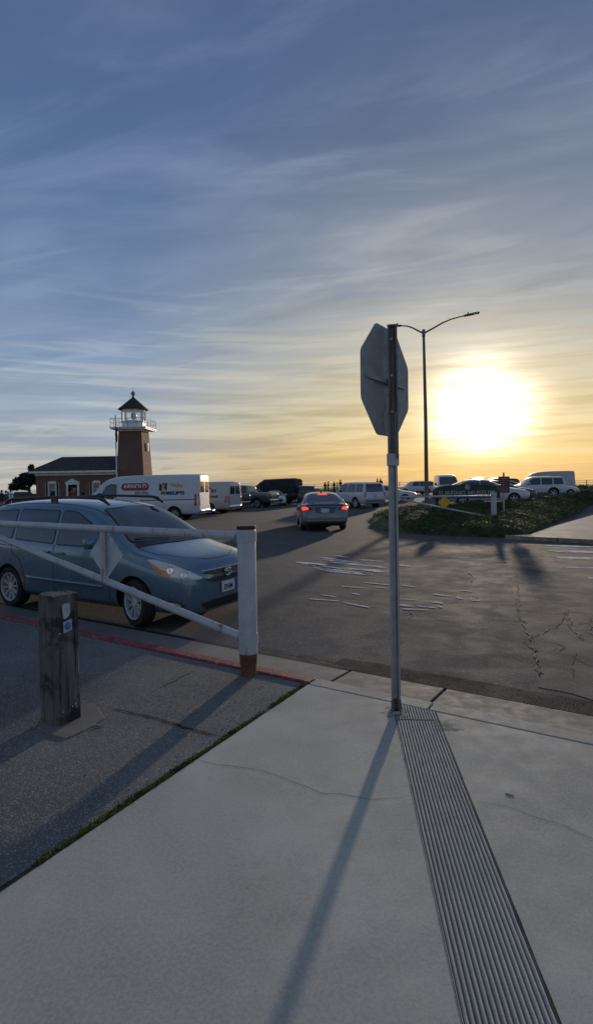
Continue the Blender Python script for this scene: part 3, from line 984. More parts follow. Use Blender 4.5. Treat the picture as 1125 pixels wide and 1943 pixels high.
# kerbs
ku = inv(G(690, 1325))[0]
kerb = empty('kerb'); tag(kerb, 'pale concrete kerb edging the sidewalk', kind='structure')
ks = [.012, inv(G(822, 1337))[0], 3.6, 6.2, 9.0]
for a, b in zip(ks[:-1], ks[1:]):
    m_ = MB(); m_.prism([K(a, -.150), K(b - .014, -.150), K(b - .014, 0), K(a, 0)], -.20, .002); m_.build('kerb_stone', M_KERB, kerb, bevel=.008)
rk = empty('red_kerb'); tag(rk, 'kerb with worn red paint along the asphalt path', kind='structure')
ks = [-14, -11, -8, -5, -2.5, 0]
for a, b in zip(ks[:-1], ks[1:]):
    m_ = MB(); m_.prism([K(a, -.118), K(b - .006, -.118), K(b - .006, 0), K(a, 0)], -.20, .004)
    m_.cur = 0; m_.build('kerb_stone', M_RED, rk, bevel=.012)

# sidewalk slabs either side of the ribbed strip
EL0 = P0.copy(); EL1 = G(0, 1692); eld = (EL1 - EL0).normalized()
SL = G(752, 1365); SLb = G(880, 1943); sd = (SLb - SL).normalized()
SRp = G(1060, 1943); sw = (SRp - SLb); sperp = Vector((-sd.y, sd.x, 0)); SW = abs(sw.dot(sperp)); sperp = sperp if sw.dot(sperp) > 0 else -sperp
kb = K(0, -.157)
A_ = isect(EL0, eld, kb, U); B_ = isect(SL, sd, kb, U); C_ = isect(SL + sperp * SW, sd, kb, U)
nb_ = K(0, -9)
D_ = isect(EL0, eld, nb_, U); E_ = isect(SL, sd, nb_, U); F_ = isect(SL + sperp * SW, sd, nb_, U)


def slab(poly, name='sidewalk', zt=0.0, mat=M_CONC, label=None, bev=.006):
    m_ = MB(); m_.prism(poly, -.3, zt); o = m_.build(name, mat, bevel=bev)
    return tag(o, label, kind='structure')


slab([D_, E_, B_, A_], label='grey concrete sidewalk left of the ribbed strip')
slab([F_, K(9, -9), K(9, -.157), C_], label='grey concrete sidewalk right of the ribbed strip')
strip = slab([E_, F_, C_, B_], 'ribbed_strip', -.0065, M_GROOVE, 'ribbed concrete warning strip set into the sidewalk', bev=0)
NR = 15
for k in range(NR):
    c = (k + .5) / NR * SW; wd = SW / NR * .68
    for a0, a1 in ((B_ + sperp * 0, SL), (SL, E_)):
        q0 = isect(SL + sperp * c, sd, kb, U) if a0 is not SL else SL + sperp * c - sperp.cross(Vector((0, 0, 1))) * 0
        if a0 is SL:
            q1 = isect(SL + sperp * c, sd, nb_, U); q0 = SL + sperp * c + sd * .012
        else:
            q1 = SL + sperp * c - sd * .012
        Lr = (q1 - q0).length; ns_ = max(3, int(Lr / .05)); rings = []
        off = Vector((0, 0, 0))
        for i in range(ns_ + 1):
            p = q0.lerp(q1, i / ns_)
            j = .0014 * mnoise.noise(Vector((i * .9, k * 7.3, 1))); hz = .0015 * mnoise.noise(Vector((i * .7, k * 3.3, 9)))
            w1 = wd * (1 + .10 * mnoise.noise(Vector((i * .8, k * 5.1, 4))))
            rings.append([p + sperp * (j + o_ * w1) + Vector((0, 0, z_ + (hz if z_ > -.01 else 0))) for o_, z_ in ((-.62, -.02), (-.40, -.001), (0, .0015), (.40, -.001), (.62, -.02))])
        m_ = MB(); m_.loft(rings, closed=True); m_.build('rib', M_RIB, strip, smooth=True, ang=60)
# steel-dark edge gap right of the strip and raised lip
m_ = MB()
for i in range(2):
    c = (-.006, SW + .004)[i]
    p = isect(SL + sperp * c, sd, kb, U); q = isect(SL + sperp * c, sd, nb_, U)
    V = []; F = []
    for j in range(161):
        r_ = p.lerp(q, j / 160); w1 = (.0014 if i == 0 else .004) * (1 + .6 * mnoise.noise(Vector((j * .6, i * 9, 2))))
        V += [r_ - sperp * w1 + Vector((0, 0, .0022)), r_ + sperp * w1 + Vector((0, 0, .0022))]
        if j: F.append((2 * j - 2, 2 * j, 2 * j + 1, 2 * j - 1))
    m_.add(V, F)
m_.build('edge_gap', M_CRACK, strip)

# asphalt path left of the sidewalk
path = slab([isect(EL0, eld, K(0, -.122), U), D_, K(-14, -9), K(-14, -.122)], 'path', -.014, M_PATH, 'coarse dark asphalt path left of the sidewalk')


def ribbon(parent, name, pts, w, z, mat, jit=.012, seed=0, zfun=None, sub=.03, stuff=False, taper=True):
    "irregular crack drawn as a thin strip lying on a surface"
    V = []; F = []; P = []
    for a, b in zip(pts[:-1], pts[1:]):
        k = max(2, int((b - a).length / sub))
        for i in range(k): P.append(a.lerp(b, i / k))
    P.append(pts[-1]); n = len(P)
    for i, p in enumerate(P):
        d = (P[min(i + 1, n - 1)] - P[max(i - 1, 0)]); d.z = 0; d.normalize(); s_ = Vector((-d.y, d.x, 0))
        o_ = jit * mnoise.noise(Vector((p.x * 9 + seed, p.y * 9, 0))) + jit * .22 * mnoise.noise(Vector((p.x * 30 + seed, p.y * 34, 5)))
        ww = w * (.55 + .8 * abs(mnoise.noise(Vector((p.x * 20, p.y * 20, seed)))) * 2) / 2
        if taper: ww *= min(1, i / 4 + .2, (n - 1 - i) / 4 + .2)
        c = p + s_ * o_; zz_ = (zfun(c.x, c.y) if zfun else 0) + z
        for sg in (-1, 1): q = c + s_ * sg * ww; V.append((q.x, q.y, zz_))
        if i: F.append((2 * i - 2, 2 * i, 2 * i + 1, 2 * i - 1))
    m_ = MB(); m_.add(V, F)
    return m_.build(name, mat, parent)


M_SMEAR = wornpaint('mortar_smear', (.33, .315, .28), .50, .62)
side_l = bpy.data.objects['sidewalk']; side_r = bpy.data.objects['sidewalk.001']
Gs = lambda L_, z=0: [G(a, b, z) for a, b in L_]
ribbon(side_l, 'crack', Gs([(370, 1440), (410, 1450), (500, 1462), (560, 1485), (610, 1505), (650, 1507), (700, 1517), (768, 1512)]), .0040, .002, M_CRACKL, seed=1)
ribbon(side_r, 'crack', Gs([(905, 1523), (960, 1530), (1010, 1548), (1060, 1565), (1125, 1592), (1240, 1610)]), .0035, .002, M_CRACKL, seed=2)
ribbon(side_l, 'crack', Gs([(505, 1345), (540, 1350), (575, 1362)]), .002, .002, M_CRACKL, seed=5)
ribbon(path, 'crack', Gs([(212, 1343), (250, 1352), (300, 1362), (350, 1380), (400, 1392), (425, 1397)], -.01), .020, -.011, M_CRACK, seed=3)
ribbon(path, 'crack', Gs([(300, 1306), (335, 1290), (368, 1272)], -.01), .012, -.011, M_CRACK, seed=4)
ribbon(path, 'crack', Gs([(150, 1372), (175, 1376), (195, 1380), (165, 1385)], -.01), .015, -.011, M_CRACK, seed=8)

# strip of soil, moss and grass between path and sidewalk
V = []; F = []; Lm = (D_ - A_).length; side = Vector((-eld.y, eld.x, 0)); side = side if side.dot(U) < 0 else -side
for i in range(240):
    t = Lm * i / 239; p = EL0 + eld * (t + .1); w_ = .022 + .016 * mnoise.noise(Vector((t * 3.1, 0, 0))) + .008 * mnoise.noise(Vector((t * 17, 0, 4)))
    V += [p - side * .003 + Vector((0, 0, .0015)), p + side * (.012 + w_) + Vector((0, 0, -.009))]
    if i: F.append((2 * i - 2, 2 * i, 2 * i + 1, 2 * i - 1))
m_ = MB(); m_.add(V, F); m_.build('soil_gap', M_CRACK, path)
moss = MB()
M_MOSS = simple('moss_green', (.15, .175, .03), .9, var=.5, sc=30)
M_MOSSB = simple('dry_moss', (.11, .085, .04), .95, var=.4, sc=20)
for i in range(20000):
    t = rnd.random() * 3.6; d_ = mnoise.noise(Vector((t * 2.1, 3, 0))) + .5 * mnoise.noise(Vector((t * 9, 3, 0)))
    if d_ < rnd.uniform(-.45, .15): continue
    p = EL0 + eld * (t + .12) + side * abs(rnd.gauss(.006, .022)) + Vector((0, 0, -.010))
    a = rnd.uniform(0, PI); h = rnd.uniform(.003, .016); w_ = rnd.uniform(.002, .006); dx = Vector((math.cos(a), math.sin(a), 0)) * w_; ln = Vector((rnd.gauss(0, .005), rnd.gauss(0, .005), h))
    moss.cur = 0 if mnoise.noise(Vector((t * 6, 9, 0))) > -.15 else 1
    moss.add([p - dx, p + dx, p + ln + dx * .4, p + ln - dx * .4], [(0, 1, 2, 3)])
tag(moss.build('moss', [M_MOSS, M_MOSSB]), 'green moss and grass tufts growing in the joint beside the sidewalk', 'moss', kind='stuff')
# loose grit on the path and in the gutter
grit = MB()
for i in range(2600):
    r0 = rnd.random()
    if r0 < .6:
        p = EL0 + eld * rnd.uniform(.1, 3.4) + side * abs(rnd.gauss(0, .6)); z0 = -.014
    elif r0 < .8:
        p = K(rnd.uniform(-3, 4), abs(rnd.gauss(0, .10)) + .01); z0 = -.127
    else:
        p = K(rnd.uniform(.4, 4), rnd.gauss(.85, .15)); z0 = -.160
    s_ = rnd.uniform(.002, .0055)
    vs = [p + Vector((s_ * math.cos(a) * rnd.uniform(.7, 1.2), s_ * math.sin(a) * rnd.uniform(.7, 1.2), z0 + .001)) for a in (0, 1.3, 2.5, 3.8, 5.1)]
    grit.add(vs + [p + Vector((0, 0, z0 + s_ * .9))], [(0, 1, 5), (1, 2, 5), (2, 3, 5), (3, 4, 5), (4, 0, 5)])
tag(grit.build('grit', simple('pale_grit', (.27, .26, .24), .9, var=.5, sc=40)), 'loose pale grit scattered on the path edge and gutter', 'grit', kind='stuff')

# mortar smears round the post foot and the strip
for o_par, c, rx, ry, nm, zz_ in ((side_l, G(744, 1352), .11, .10, 'mortar_smear', .0012), (side_r, G(862, 1375), .16, .10, 'mortar_smear', .0012)):
    m_ = MB(); pts = []
    for k in range(60):
        a = 2 * PI * k / 60; r_ = 1 + .45 * mnoise.noise(Vector((math.cos(a) * 2.1, math.sin(a) * 2.1, c.x * 5))) + .3 * mnoise.noise(Vector((math.cos(a) * 6, math.sin(a) * 6, c.x * 9)))
        pts.append(Vector((c.x + rx * r_ * math.cos(a), c.y + ry * r_ * math.sin(a), zz_)))
    m_.add(pts, [tuple(range(60))]); m_.build(nm, M_SMEAR, o_par)

# worn paint and cracks on the road
zr = lambda x, y: zg(x, y)


def streak(x0, y0, x1, y1, th):
    s_ = lambda a, b: (500 + a / 1.8, 1000 + b / 1.8)
    a0, b0 = s_(x0, y0); a1, b1 = s_(x1, y1); n = max(4, int((a1 - a0) / 6)); V = []; F = []
    for i in range(n + 1):
        t = i / n; px = a0 + (a1 - a0) * t; py = b0 + (b1 - b0) * t + .5 * mnoise.noise(Vector((px * .05, py_ := b0, 0)))
        h = th * .42 * (.65 + .7 * abs(mnoise.noise(Vector((px * .12, b0, 3)))) * 1.6) * min(1, t * 5 + .3, (1 - t) * 5 + .3)
        for q in (-h, h):
            g = G(px, py + q, -.17); V.append((g.x, g.y, -.17 + .007))
        if i: F.append((2 * i - 2, 2 * i - 1, 2 * i + 1, 2 * i))
    m_ = MB(); m_.add(V, F); m_.build('paint_streak', M_PAINT, lot)


for q in [(130, 126, 240, 136, 2.5), (200, 112, 330, 124, 2.2), (320, 143, 430, 152, 2.2), (190, 146, 270, 153, 2.6), (335, 160, 372, 164, 3), (360, 205, 425, 209, 1.8), (195, 232, 250, 240, 2), (520, 270, 590, 277, 2), (545, 250, 600, 256, 1.8), (450, 246, 560, 252, 1.3), (188, 104, 300, 118, 2.2), (240, 98, 300, 105, 2), (322, 112, 412, 119, 3), (110, 121, 215, 130, 4.2), (225, 120, 420, 139, 3.2), (150, 128, 300, 146, 3.8), (250, 138, 425, 156, 2.8), (172, 140, 330, 157, 3.6), (205, 150, 300, 159, 3),
          (300, 158, 372, 165, 3.6), (458, 131, 508, 135, 3.2), (262, 203, 345, 209, 2), (340, 190, 440, 200, 2.0), (470, 200, 522, 206, 2.0), (575, 230, 645, 238, 3.2), (668, 216, 730, 224, 2.8), (655, 240, 680, 246, 4),
          (700, 246, 742, 252, 7), (155, 246, 262, 254, 1.8), (270, 258, 362, 276, 2.2), (410, 292, 432, 297, 3.2), (440, 265, 510, 272, 3.2), (470, 280, 562, 285, 2), (565, 256, 616, 262, 3), (595, 272, 612, 276, 3.5), (300, 228, 330, 232, 2),
          (948, 63, 1160, 69, 3.4), (968, 81, 1160, 88, 5), (1000, 104, 1160, 110, 5.5), (1030, 138, 1160, 141, 3.0), (1104, 174, 1160, 178, 4)]:
    streak(*q)
crk = []
ob_ = [G(500 + a / 1.8, 1000 + b / 1.8, -.17) for a, b in [(822, 118), (832, 150), (845, 200), (862, 260), (870, 300), (895, 345), (912, 380), (922, 425), (935, 470), (945, 545), (1000, 560), (1125, 590), (1300, 640), (1300, 110), (1000, 100), (900, 105)]]
ob2 = []
for i in range(len(ob_)):
    a, b = ob_[i], ob_[(i + 1) % len(ob_)]
    for j in range(6):
        q = a.lerp(b, j / 6); ob2.append((q.x + .10 * mnoise.noise(Vector((q.x * 4, q.y * 4, 0))), q.y + .10 * mnoise.noise(Vector((q.x * 4, q.y * 4, 7))), -.1665))
m_ = MB(); m_.add(ob2, [tuple(range(len(ob2)))]); m_.build('asphalt_patch', M_OLD, lot)
Z2 = lambda L_: [G(500 + a / 1.8, 1000 + b / 1.8, -.17) for a, b in L_]
for i, (L_, w_) in enumerate([([(0, 412), (60, 425), (200, 450), (290, 468)], .02), ([(815, 280), (880, 285), (940, 292)], .02), ([(940, 292), (1000, 298), (1060, 290), (1125, 300)], .02),
                              ([(868, 300), (890, 335), (910, 375), (922, 420), (935, 470), (945, 510)], .022), ([(910, 378), (950, 365), (980, 345)], .015), ([(1030, 300), (1045, 335), (1060, 352), (1088, 388)], .045),
                              ([(1110, 310), (1122, 330), (1112, 352)], .045), ([(1045, 335), (1090, 330), (1125, 322)], .02), ([(940, 390), (990, 395), (1030, 410), (1000, 430)], .016), ([(1060, 352), (1100, 360), (1140, 375)], .02),
                              ([(922, 420), (970, 425), (1010, 415)], .016), ([(1000, 430), (1050, 440), (1100, 470), (1150, 480)], .012), ([(905, 150), (960, 155), (1080, 158)], .03), ([(850, 120), (862, 170), (870, 230), (868, 300)], .02),
                              ([(1040, 280), (1030, 300), (1010, 330), (985, 350)], .016), ([(700, 150), (712, 170), (708, 190)], .03), ([(500, 285), (510, 300), (500, 312)], .016), ([(780, 60), (830, 64), (860, 62)], .03),
                              ([(1070, 425), (1050, 470), (1060, 520)], .012), ([(880, 180), (1000, 170), (1125, 185)], .012), ([(0, 205), (120, 215), (260, 235), (420, 262)], .012), ([(560, 320), (700, 345), (820, 380)], .008)]):
    P = Z2(L_); crk.append(ribbon(lot, 'crack', P, w_ * 1.1, .0075, M_CRACK, jit=.035, seed=i * 3.7, zfun=lambda x, y: -.17, sub=.05))

# pavement and kerb on the far right beyond the planting
fp = [G(960, 1022, -.17), G(1300, 1040, -.17), Vector((46, 34, -.17)), Vector((44, 41, -.17)), G(1125, 978, -.1), G(1050, 1000, -.1), G(1004, 1016, -.1)]
m_ = MB(); m_.prism([(p.x, p.y) for p in fp], -.30, -.06); tag(m_.build('pavement', concrete('far_concrete', (.25, .24, .22), .4), bevel=.02), 'pale concrete pavement on the right beyond the planted bed', kind='structure')
kk = MB(); a, b = fp[0], fp[1]; d_ = (b - a).normalized(); s_ = Vector((d_.y, -d_.x, 0)); s_ = s_ if s_.y < 0 else -s_
for i in range(8):
    kk.prism([a + d_ * (i * 1.6 + .01) + s_ * .012, a + d_ * (i * 1.6 + 1.59) + s_ * .012, a + d_ * (i * 1.6 + 1.59) + s_ * .17, a + d_ * (i * 1.6 + .01) + s_ * .17], -.3, -.045)
tag(kk.build('far_kerb', simple('faded_yellow_kerb', (.30, .27, .17), .8, var=.3, sc=5), bevel=.015), 'faded yellowish kerb at the far right pavement', kind='structure')

# lawn by the museum
lw = MB(); V = [(-75, 44), (-19.0, 46), (-14.5, 58), (-13.5, 76), (-75, 76)]
lw.prism(V, -.3, -.05); lawn = lw.build('lawn', simple('mown_grass', (.075, .10, .025), .95, var=.35, sc=1.5, bump=.8, bsc=30)); tag(lawn, 'green mown lawn in front of the brick museum', kind='structure')

# ================================================================ NEAR THINGS
# timber post
c0 = G(110, 1378); e1 = G(157, 1358) - c0; e2 = G(90, 1362) - c0
d1 = e1.normalized(); a1 = math.atan2(d1.y, d1.x); d2 = Vector((-d1.y, d1.x, 0)); PWD = .198
ctr = c0 + d1 * PWD / 2 + d2 * PWD / 2


def wood():
    t = MT('weathered_timber')
    n = t.noise(4, 7, .65, .4, scale=(6, 6, .45)); n2 = t.noise(2.5, 5, .6, .2, scale=(1, 1, .8)); n3 = t.noise(60, 3, scale=(1, 1, .06))
    c = t.mix(t.rg(n, .3, .7), (.085, .080, .072), (.19, .178, .158))
    c = t.mix(t.rg(n2, .52, .64, 0, .8), c, (.062, .10, .075))
    c = t.mix(t.rg(t.noise(3.2, 6, .7), .46, .60, 0, .85), c, (.020, .017, .016))
    c = t.mix(t.rg(n3, .62, .70, 0, .5), c, (.018, .015, .013))
    t.col(c).set(Roughness=.85, Specular_IOR_Level=.25).bump(n, .8, .01).bump(n3, .7, .006)
    return t.m


post = empty('timber_post', (ctr.x, ctr.y, -.014), a1, 'dark weathered square timber post with two stickers, standing on the asphalt path', 'post')
# local x = d1, y = d2 ; visible faces are y=-h (right) and x=-h (left)
m_ = MB(); hw_ = PWD / 2; rings = []
nz = 26
for k in range(nz + 1):
    z = .935 * k / nz; ring = []
    for (sx_, sy_) in ((-1, -1), (1, -1), (1, 1), (-1, 1)):
        nxt = {(-1, -1): (1, 0), (1, -1): (0, 1), (1, 1): (-1, 0), (-1, 1): (0, -1)}[(sx_, sy_)]
        for j in range(6):
            t = j / 6 * 2; x = (sx_ + nxt[0] * t) * hw_; y = (sy_ + nxt[1] * t) * hw_
            if j == 0: x *= .965; y *= .965
            g = .0035 * mnoise.noise(Vector((x * 40, y * 40, z * 3))) + .002 * mnoise.noise(Vector((x * 130, y * 130, z * 2)))
            l_ = math.hypot(x, y); tp = (z / .935) ** 30 * .0
            zz_ = z + ((.010 * mnoise.noise(Vector((x * 14, y * 14, 2))) - .012 * (1 if j == 0 else 0)) if k == nz else 0)
            ring.append((x + g * x / l_ * 2, y + g * y / l_ * 2, zz_))
    rings.append(ring)
m_.loft(rings); M_WOOD = wood(); m_.build('timber', M_WOOD, post, smooth=True, ang=50)
M_STK = simple('faded_sticker', (.42, .46, .48), .5, var=.25, sc=25)
st = MB(); y0 = -hw_ - .006
zt = lambda py: CAMZ - (py - 928) * 4.0 / FPX + .014
poly = [(-.042, .862), (-.028, .872), (.018, .868), (.022, .80), (.008, .775), (-.022, .760), (-.036, .768)]
st.loft([[(a, y0, b) for a, b in poly], [(a, y0 + .003, b) for a, b in poly]]); st.build('sticker', M_STK, post)
st = MB(); poly = [(-.038, .742), (.034, .752), (.032, .672), (-.036, .660)]
st.loft([[(a, y0, b) for a, b in poly], [(a, y0 + .003, b) for a, b in poly]]); o = st.build('sticker', simple('white_sticker', (.36, .42, .47), .5, var=.2, sc=30), post); o['label'] = 'square white sticker with a blue disc'
st = MB(); st.loft([[(-.002 + .025 * math.cos(a), y0 - .0015, .706 + .029 * math.sin(a)) for a in [2 * PI * k / 20 for k in range(20)]], [(-.002 + .025 * math.cos(a), y0 + .001, .706 + .029 * math.sin(a)) for a in [2 * PI * k / 20 for k in range(20)]]])
st.build('blue_disc', simple('sticker_blue', (.07, .17, .30), .5, var=.4, sc=60), o)
for x, z in ((-.065, .665), (.02, .115), (.045, .125), (.055, .10), (-.06, .10)):
    st = MB(); st.lathe([(.0055, 0), (.0055, -.006), (.001, -.008)], 8, 'Y', (x, -hw_ - .002, z)); st.build('nail', M_CHROME, post)
# long drying splits in the timber
for x_, z0, z1, w_ in ((.055, .30, .90, .006), (-.072, .08, .62, .005), (-.01, .02, .40, .004), (.078, .55, .92, .003)):
    st = MB(); V = []; F = []
    for k in range(21):
        z = z0 + (z1 - z0) * k / 20; xx = x_ + .006 * mnoise.noise(Vector((x_ * 50, z * 7, 1))); ww = w_ * math.sin(PI * (k + .5) / 21) * (.7 + .5 * mnoise.noise(Vector((z * 30, x_ * 90, 2))))
        V += [(xx - ww, -hw_ - .0062, z), (xx + ww, -hw_ - .0062, z)]
        if k: F.append((2 * k - 2, 2 * k - 1, 2 * k + 1, 2 * k))
    st.add(V, F); st.build('split', M_CRACK, post)
# flange bolts, hinge straps come with the gates; broken mortar collar round the post
m_ = MB(); pp = [G(*q, -.014) for q in [(72, 1383), (100, 1396), (125, 1403), (160, 1388), (200, 1364), (188, 1345), (160, 1336), (98, 1344)]]
pp2 = []
for i in range(len(pp)):
    a, b = pp[i], pp[(i + 1) % len(pp)]
    for j in range(5):
        q = a.lerp(b, j / 5); pp2.append((q.x + .008 * mnoise.noise(Vector((q.x * 30, q.y * 30, 0))), q.y + .008 * mnoise.noise(Vector((q.x * 30, q.y * 30, 7)))))
m_.prism(pp2, -.05, -.006); m_.build('mortar_patch', concrete('collar_concrete', (.20, .185, .165), 4), path, bevel=.005)


# swing gates
def gate(loc, rz, length, label, plate_mat, rail_mat, side_=1, post_h=1.335, r=.083, plate_at=.5, group=None, plate_label=None, rust=True, yz=.0):
    """gate runs along local -x from its hinge post at the origin"""
    g = empty('swing_gate', loc, rz, label, 'gate', group)
    s_ = -side_
    m_ = MB(); m_.lathe([(r, .20 if rust else 0), (r, post_h - .03), (r * .99, post_h - .028)], 40); m_.build('hinge_post', rail_mat, g, smooth=True)
    m_ = MB(); m_.lathe([(.001, post_h - .03), (r * .97, post_h - .03), (r * 1.03, post_h - .022), (r * 1.03, post_h + .002), (r * .98, post_h + .006), (.001, post_h + .010)], 40); m_.build('post_cap', simple('black_cap', (.03, .028, .026), .6), g, smooth=True)
    if rust:
        m_ = MB(); m_.lathe([(r * .86, -.12), (r * .86, .095), (r * .93, .10), (r * .97, .20), (r * 1.0, .205)], 40); m_.build('rusty_collar', M_RUST, g, smooth=True)
    zr_ = 1.245
    m_ = MB(); m_.tube([(s_ * (r - .02), 0, zr_), (s_ * length, 0, zr_ + .02)], .040, 20); m_.build('top_rail', rail_mat, g, smooth=True)
    m_ = MB(); m_.tube([(s_ * (r - .02), 0, .33), (s_ * (length - .08), 0, zr_ - .05)], .037, 20); m_.build('brace', rail_mat, g, smooth=True)
    xu = s_ * length * plate_at; zb_ = .33 + (zr_ - .05 - .33) * plate_at
    m_ = MB(); m_.tube([(xu, 0, zb_), (xu, 0, zr_)], .030, 14); m_.build('upright', rail_mat, g, smooth=True)
    zc = (zb_ + zr_) / 2 + .005; h = .262; y_ = .038 * (1 if yz == 0 else yz)
    dp = []
    for k in range(4):
        a = PI / 2 * k; c = Vector((math.cos(a), math.sin(a))) * h; t = Vector((-math.sin(a), math.cos(a))) * .022
        dp += [c * .96 - t, c * .985 - t * .3, c * .985 + t * .3, c * .96 + t]
    m_ = MB(); m_.loft([[(xu + p.x, y_, zc + p.y) for p in dp], [(xu + p.x, y_ + .003, zc + p.y) for p in dp]]); o = m_.build('diamond_plate', plate_mat, g)
    if plate_label: o['label'] = plate_label
    for zz_ in (zr_, .33):
        m_ = MB(); m_.lathe([(r + .003, zz_ - .045), (r + .007, zz_ - .045), (r + .007, zz_ + .045), (r + .003, zz_ + .045)], 32); m_.build('hinge_strap', rail_mat, g, smooth=True)
        m_ = MB(); m_.tube([(s_ * (r + .004), 0, zz_ - .003), (s_ * (r + .020), 0, zz_)], [.052, .043], 16); m_.build('weld', rail_mat, g, smooth=True)
    for q in (.1, -.1):
        m_ = MB(); m_.lathe([(.010, 0), (.010, -.008), (.001, -.011)], 8, 'Y', (xu, y_ - .032 * (1 if y_ > 0 else -1) * 0 - .034, zc + q)); m_.build('bolt', M_GALV, g)
    return g


gb = G(472, 1277)
gate((gb.x, gb.y, -.014), math.atan2(U.y, U.x) + R(.6), 4.55, 'weathered white pipe gate with rusty post base and blank diamond plate, before the minivan', M_SIGNB if False else galv('white_plate', (.55, .57, .59), -.1, .5, .0, vert=False), M_WHITEP, 1, plate_at=.425)
# far end of the gate rests in a second post outside the frame
ge = Vector((gb.x, gb.y, 0)) - U * 4.7
m_ = MB(); m_.lathe([(.06, -.1), (.06, 1.20), (.001, 1.22)], 24, c=(ge.x, ge.y, 0)); tag(m_.build('rest_post', M_WHITEP, smooth=True), 'white pipe post at the free end of the near gate', 'post')

gy = at(936, 23.2, -.17); gx0 = at(757, 23.0, -.17)
gg = gate((gy.x, gy.y, -.17 + .02), R(1.0), 4.25, 'distant white pipe gate with a yellow diamond plate in front of the planted bed', simple('yellow_plate', (.80, .46, .03), .5, var=.08), M_WHITEP, 1, post_h=1.42, r=.11, plate_at=.50, rust=False, plate_label='yellow diamond reflector plate', yz=-1.2)

# stop sign seen from behind
sb = G(750, 1350)
sign = empty('stop_sign', (sb.x, sb.y, 0), 0, 'tall stop sign seen from behind, grey octagonal back on a rusty steel channel post', 'road sign')
sdir = Vector((.573, .82, 0)).normalized(); sno = Vector((sdir.y, -sdir.x, 0))           # back faces the camera
lean = Vector((-.012, 0, 0)) / 2.85


def lz(x, y, z): return Vector((x, y, z)) + lean * z


def chan(z0, z1, w, dep, th, ang, off=(0, 0), flange=.0):
    "hat channel post: open side looks along ang"
    c, s_ = math.cos(ang), math.sin(ang); prof = [(-w / 2 - flange, dep), (-w / 2 - flange, dep - th), (-w / 2, dep - th), (-w / 2 + th, 0), (w / 2 - th, 0), (w / 2, dep - th), (w / 2 + flange, dep - th), (w / 2 + flange, dep),
                                                  (w / 2 - th, dep), (w / 2 - th * 2.4, th), (-w / 2 + th * 2.4, th), (-w / 2 + th, dep)]
    rings = []
    for z in (z0, z1):
        ring = []
        for a, b in prof: v = lz(a * -s_ + b * c + off[0], a * c + b * s_ + off[1], z); ring.append(v)
        rings.append(ring)
    return rings


toward = math.atan2(-sb.y, -sb.x)
m_ = MB(); m_.loft(chan(-.05, 2.20, .048, .034, .004, toward + .18, flange=.010)); m_.build('post', M_GALV, sign)
of = sno * .03
m_ = MB(); m_.loft(chan(1.86, 2.815, .052, .040, .005, toward + .05, off=(.012, -.01), flange=.008)); m_.build('upper_post', M_RUSTP, sign)
m_ = MB(); p_ = lz(.012, -.03, 2.815); m_.box(p_, (.066, .05, .012), toward + PI / 2); m_.build('post_top', M_RUSTP, sign, bevel=.004)
# octagon
hr = .395; oc = []
for k in range(8):
    a = R(22.5 + 45 * k); oc.append((hr / math.cos(R(22.5)) * math.cos(a), hr / math.cos(R(22.5)) * math.sin(a)))
zc = 2.425; pc = Vector((0, 0, 0)) - sno * .062 + Vector((.015, 0, 0))
m_ = MB(); m_.cur = 0
rr_ = rounded(oc, .03, 3)
m_.loft([[lz(pc.x, pc.y, 0) + sdir * a - sno * 0 + Vector((0, 0, zc + b)) for a, b in rr_], [lz(pc.x, pc.y, 0) + sdir * a - sno * .003 + Vector((0, 0, zc + b)) for a, b in rr_]])
m_.build('sign_panel', M_SIGNB, sign)
for nm, sc, dd, mt in (('white_border', .985, .0040, simple('sheet_white', (.7, .7, .7), .4)), ('red_face', .94, .0048, simple('sheet_red', (.45, .02, .02), .4))):
    m_ = MB(); m_.add([lz(pc.x, pc.y, 0) + sdir * a * sc - sno * dd + Vector((0, 0, zc + b * sc)) for a, b in rr_], [tuple(range(len(rr_)))]); m_.build(nm, mt, sign)
# stiffener bracket across the back
m_ = MB(); rings = []
for t, h_, d_ in ((-.335, .004, .004), (-.29, .012, .012), (-.12, .018, .030), (.12, .018, .030), (.29, .012, .012), (.335, .004, .004)):
    b = lz(pc.x, pc.y, 0) + sdir * t + Vector((0, 0, zc - .005)); rings.append([b + sno * .0005 + Vector((0, 0, h_)), b + sno * (d_ + .003) + Vector((0, 0, h_ * .8)), b + sno * (d_ + .003) - Vector((0, 0, h_ * .8)), b + sno * .0005 - Vector((0, 0, h_))])
m_.loft(rings); m_.build('cross_bracket', M_SIGNB, sign)
for z in (2.20, 2.46, 2.72):
    m_ = MB(); p_ = lz(-.012, -.012, z) + Vector((0, -.036, 0)) * 0 + sno * .018
    m_.lathe([(.011, -.004), (.011, -.011), (.001, -.013)], 6, 'Y', (p_.x, p_.y, p_.z)); m_.build('bolt', M_GALV, sign)
m_ = MB(); p_ = lz(.004, -.020, 1.855); m_.box(p_, (.078, .05, .09), .18); m_.build('splice_clamp', M_GALV, sign, bevel=.004)
m_ = MB(); m_.lathe([(.05, .0), (.046, .012), (.036, .016)], 18, c=(0, 0, 0)); m_.build('footing_ring', M_KERB, sign, smooth=True)
m_ = MB(); m_.loft(chan(-.02, .10, .052, .036, .004, toward + .18, flange=.011)); m_.build('rusty_foot', M_RUSTP, sign)

# fallen leaf
lf = G(966, 1508, .0005); m_ = MB(); m_.loft([[lf + Vector((a, b, z)) for a, b in ((-.018, .01), (-.006, .012), (.008, .004), (.02, -.012), (.004, -.006), (-.01, .0))] for z in (0, .003)])
tag(m_.build('leaf', simple('dry_leaf', (.14, .11, .07), .8)), 'small dry leaf lying on the sidewalk right of the ribbed strip', 'leaf')


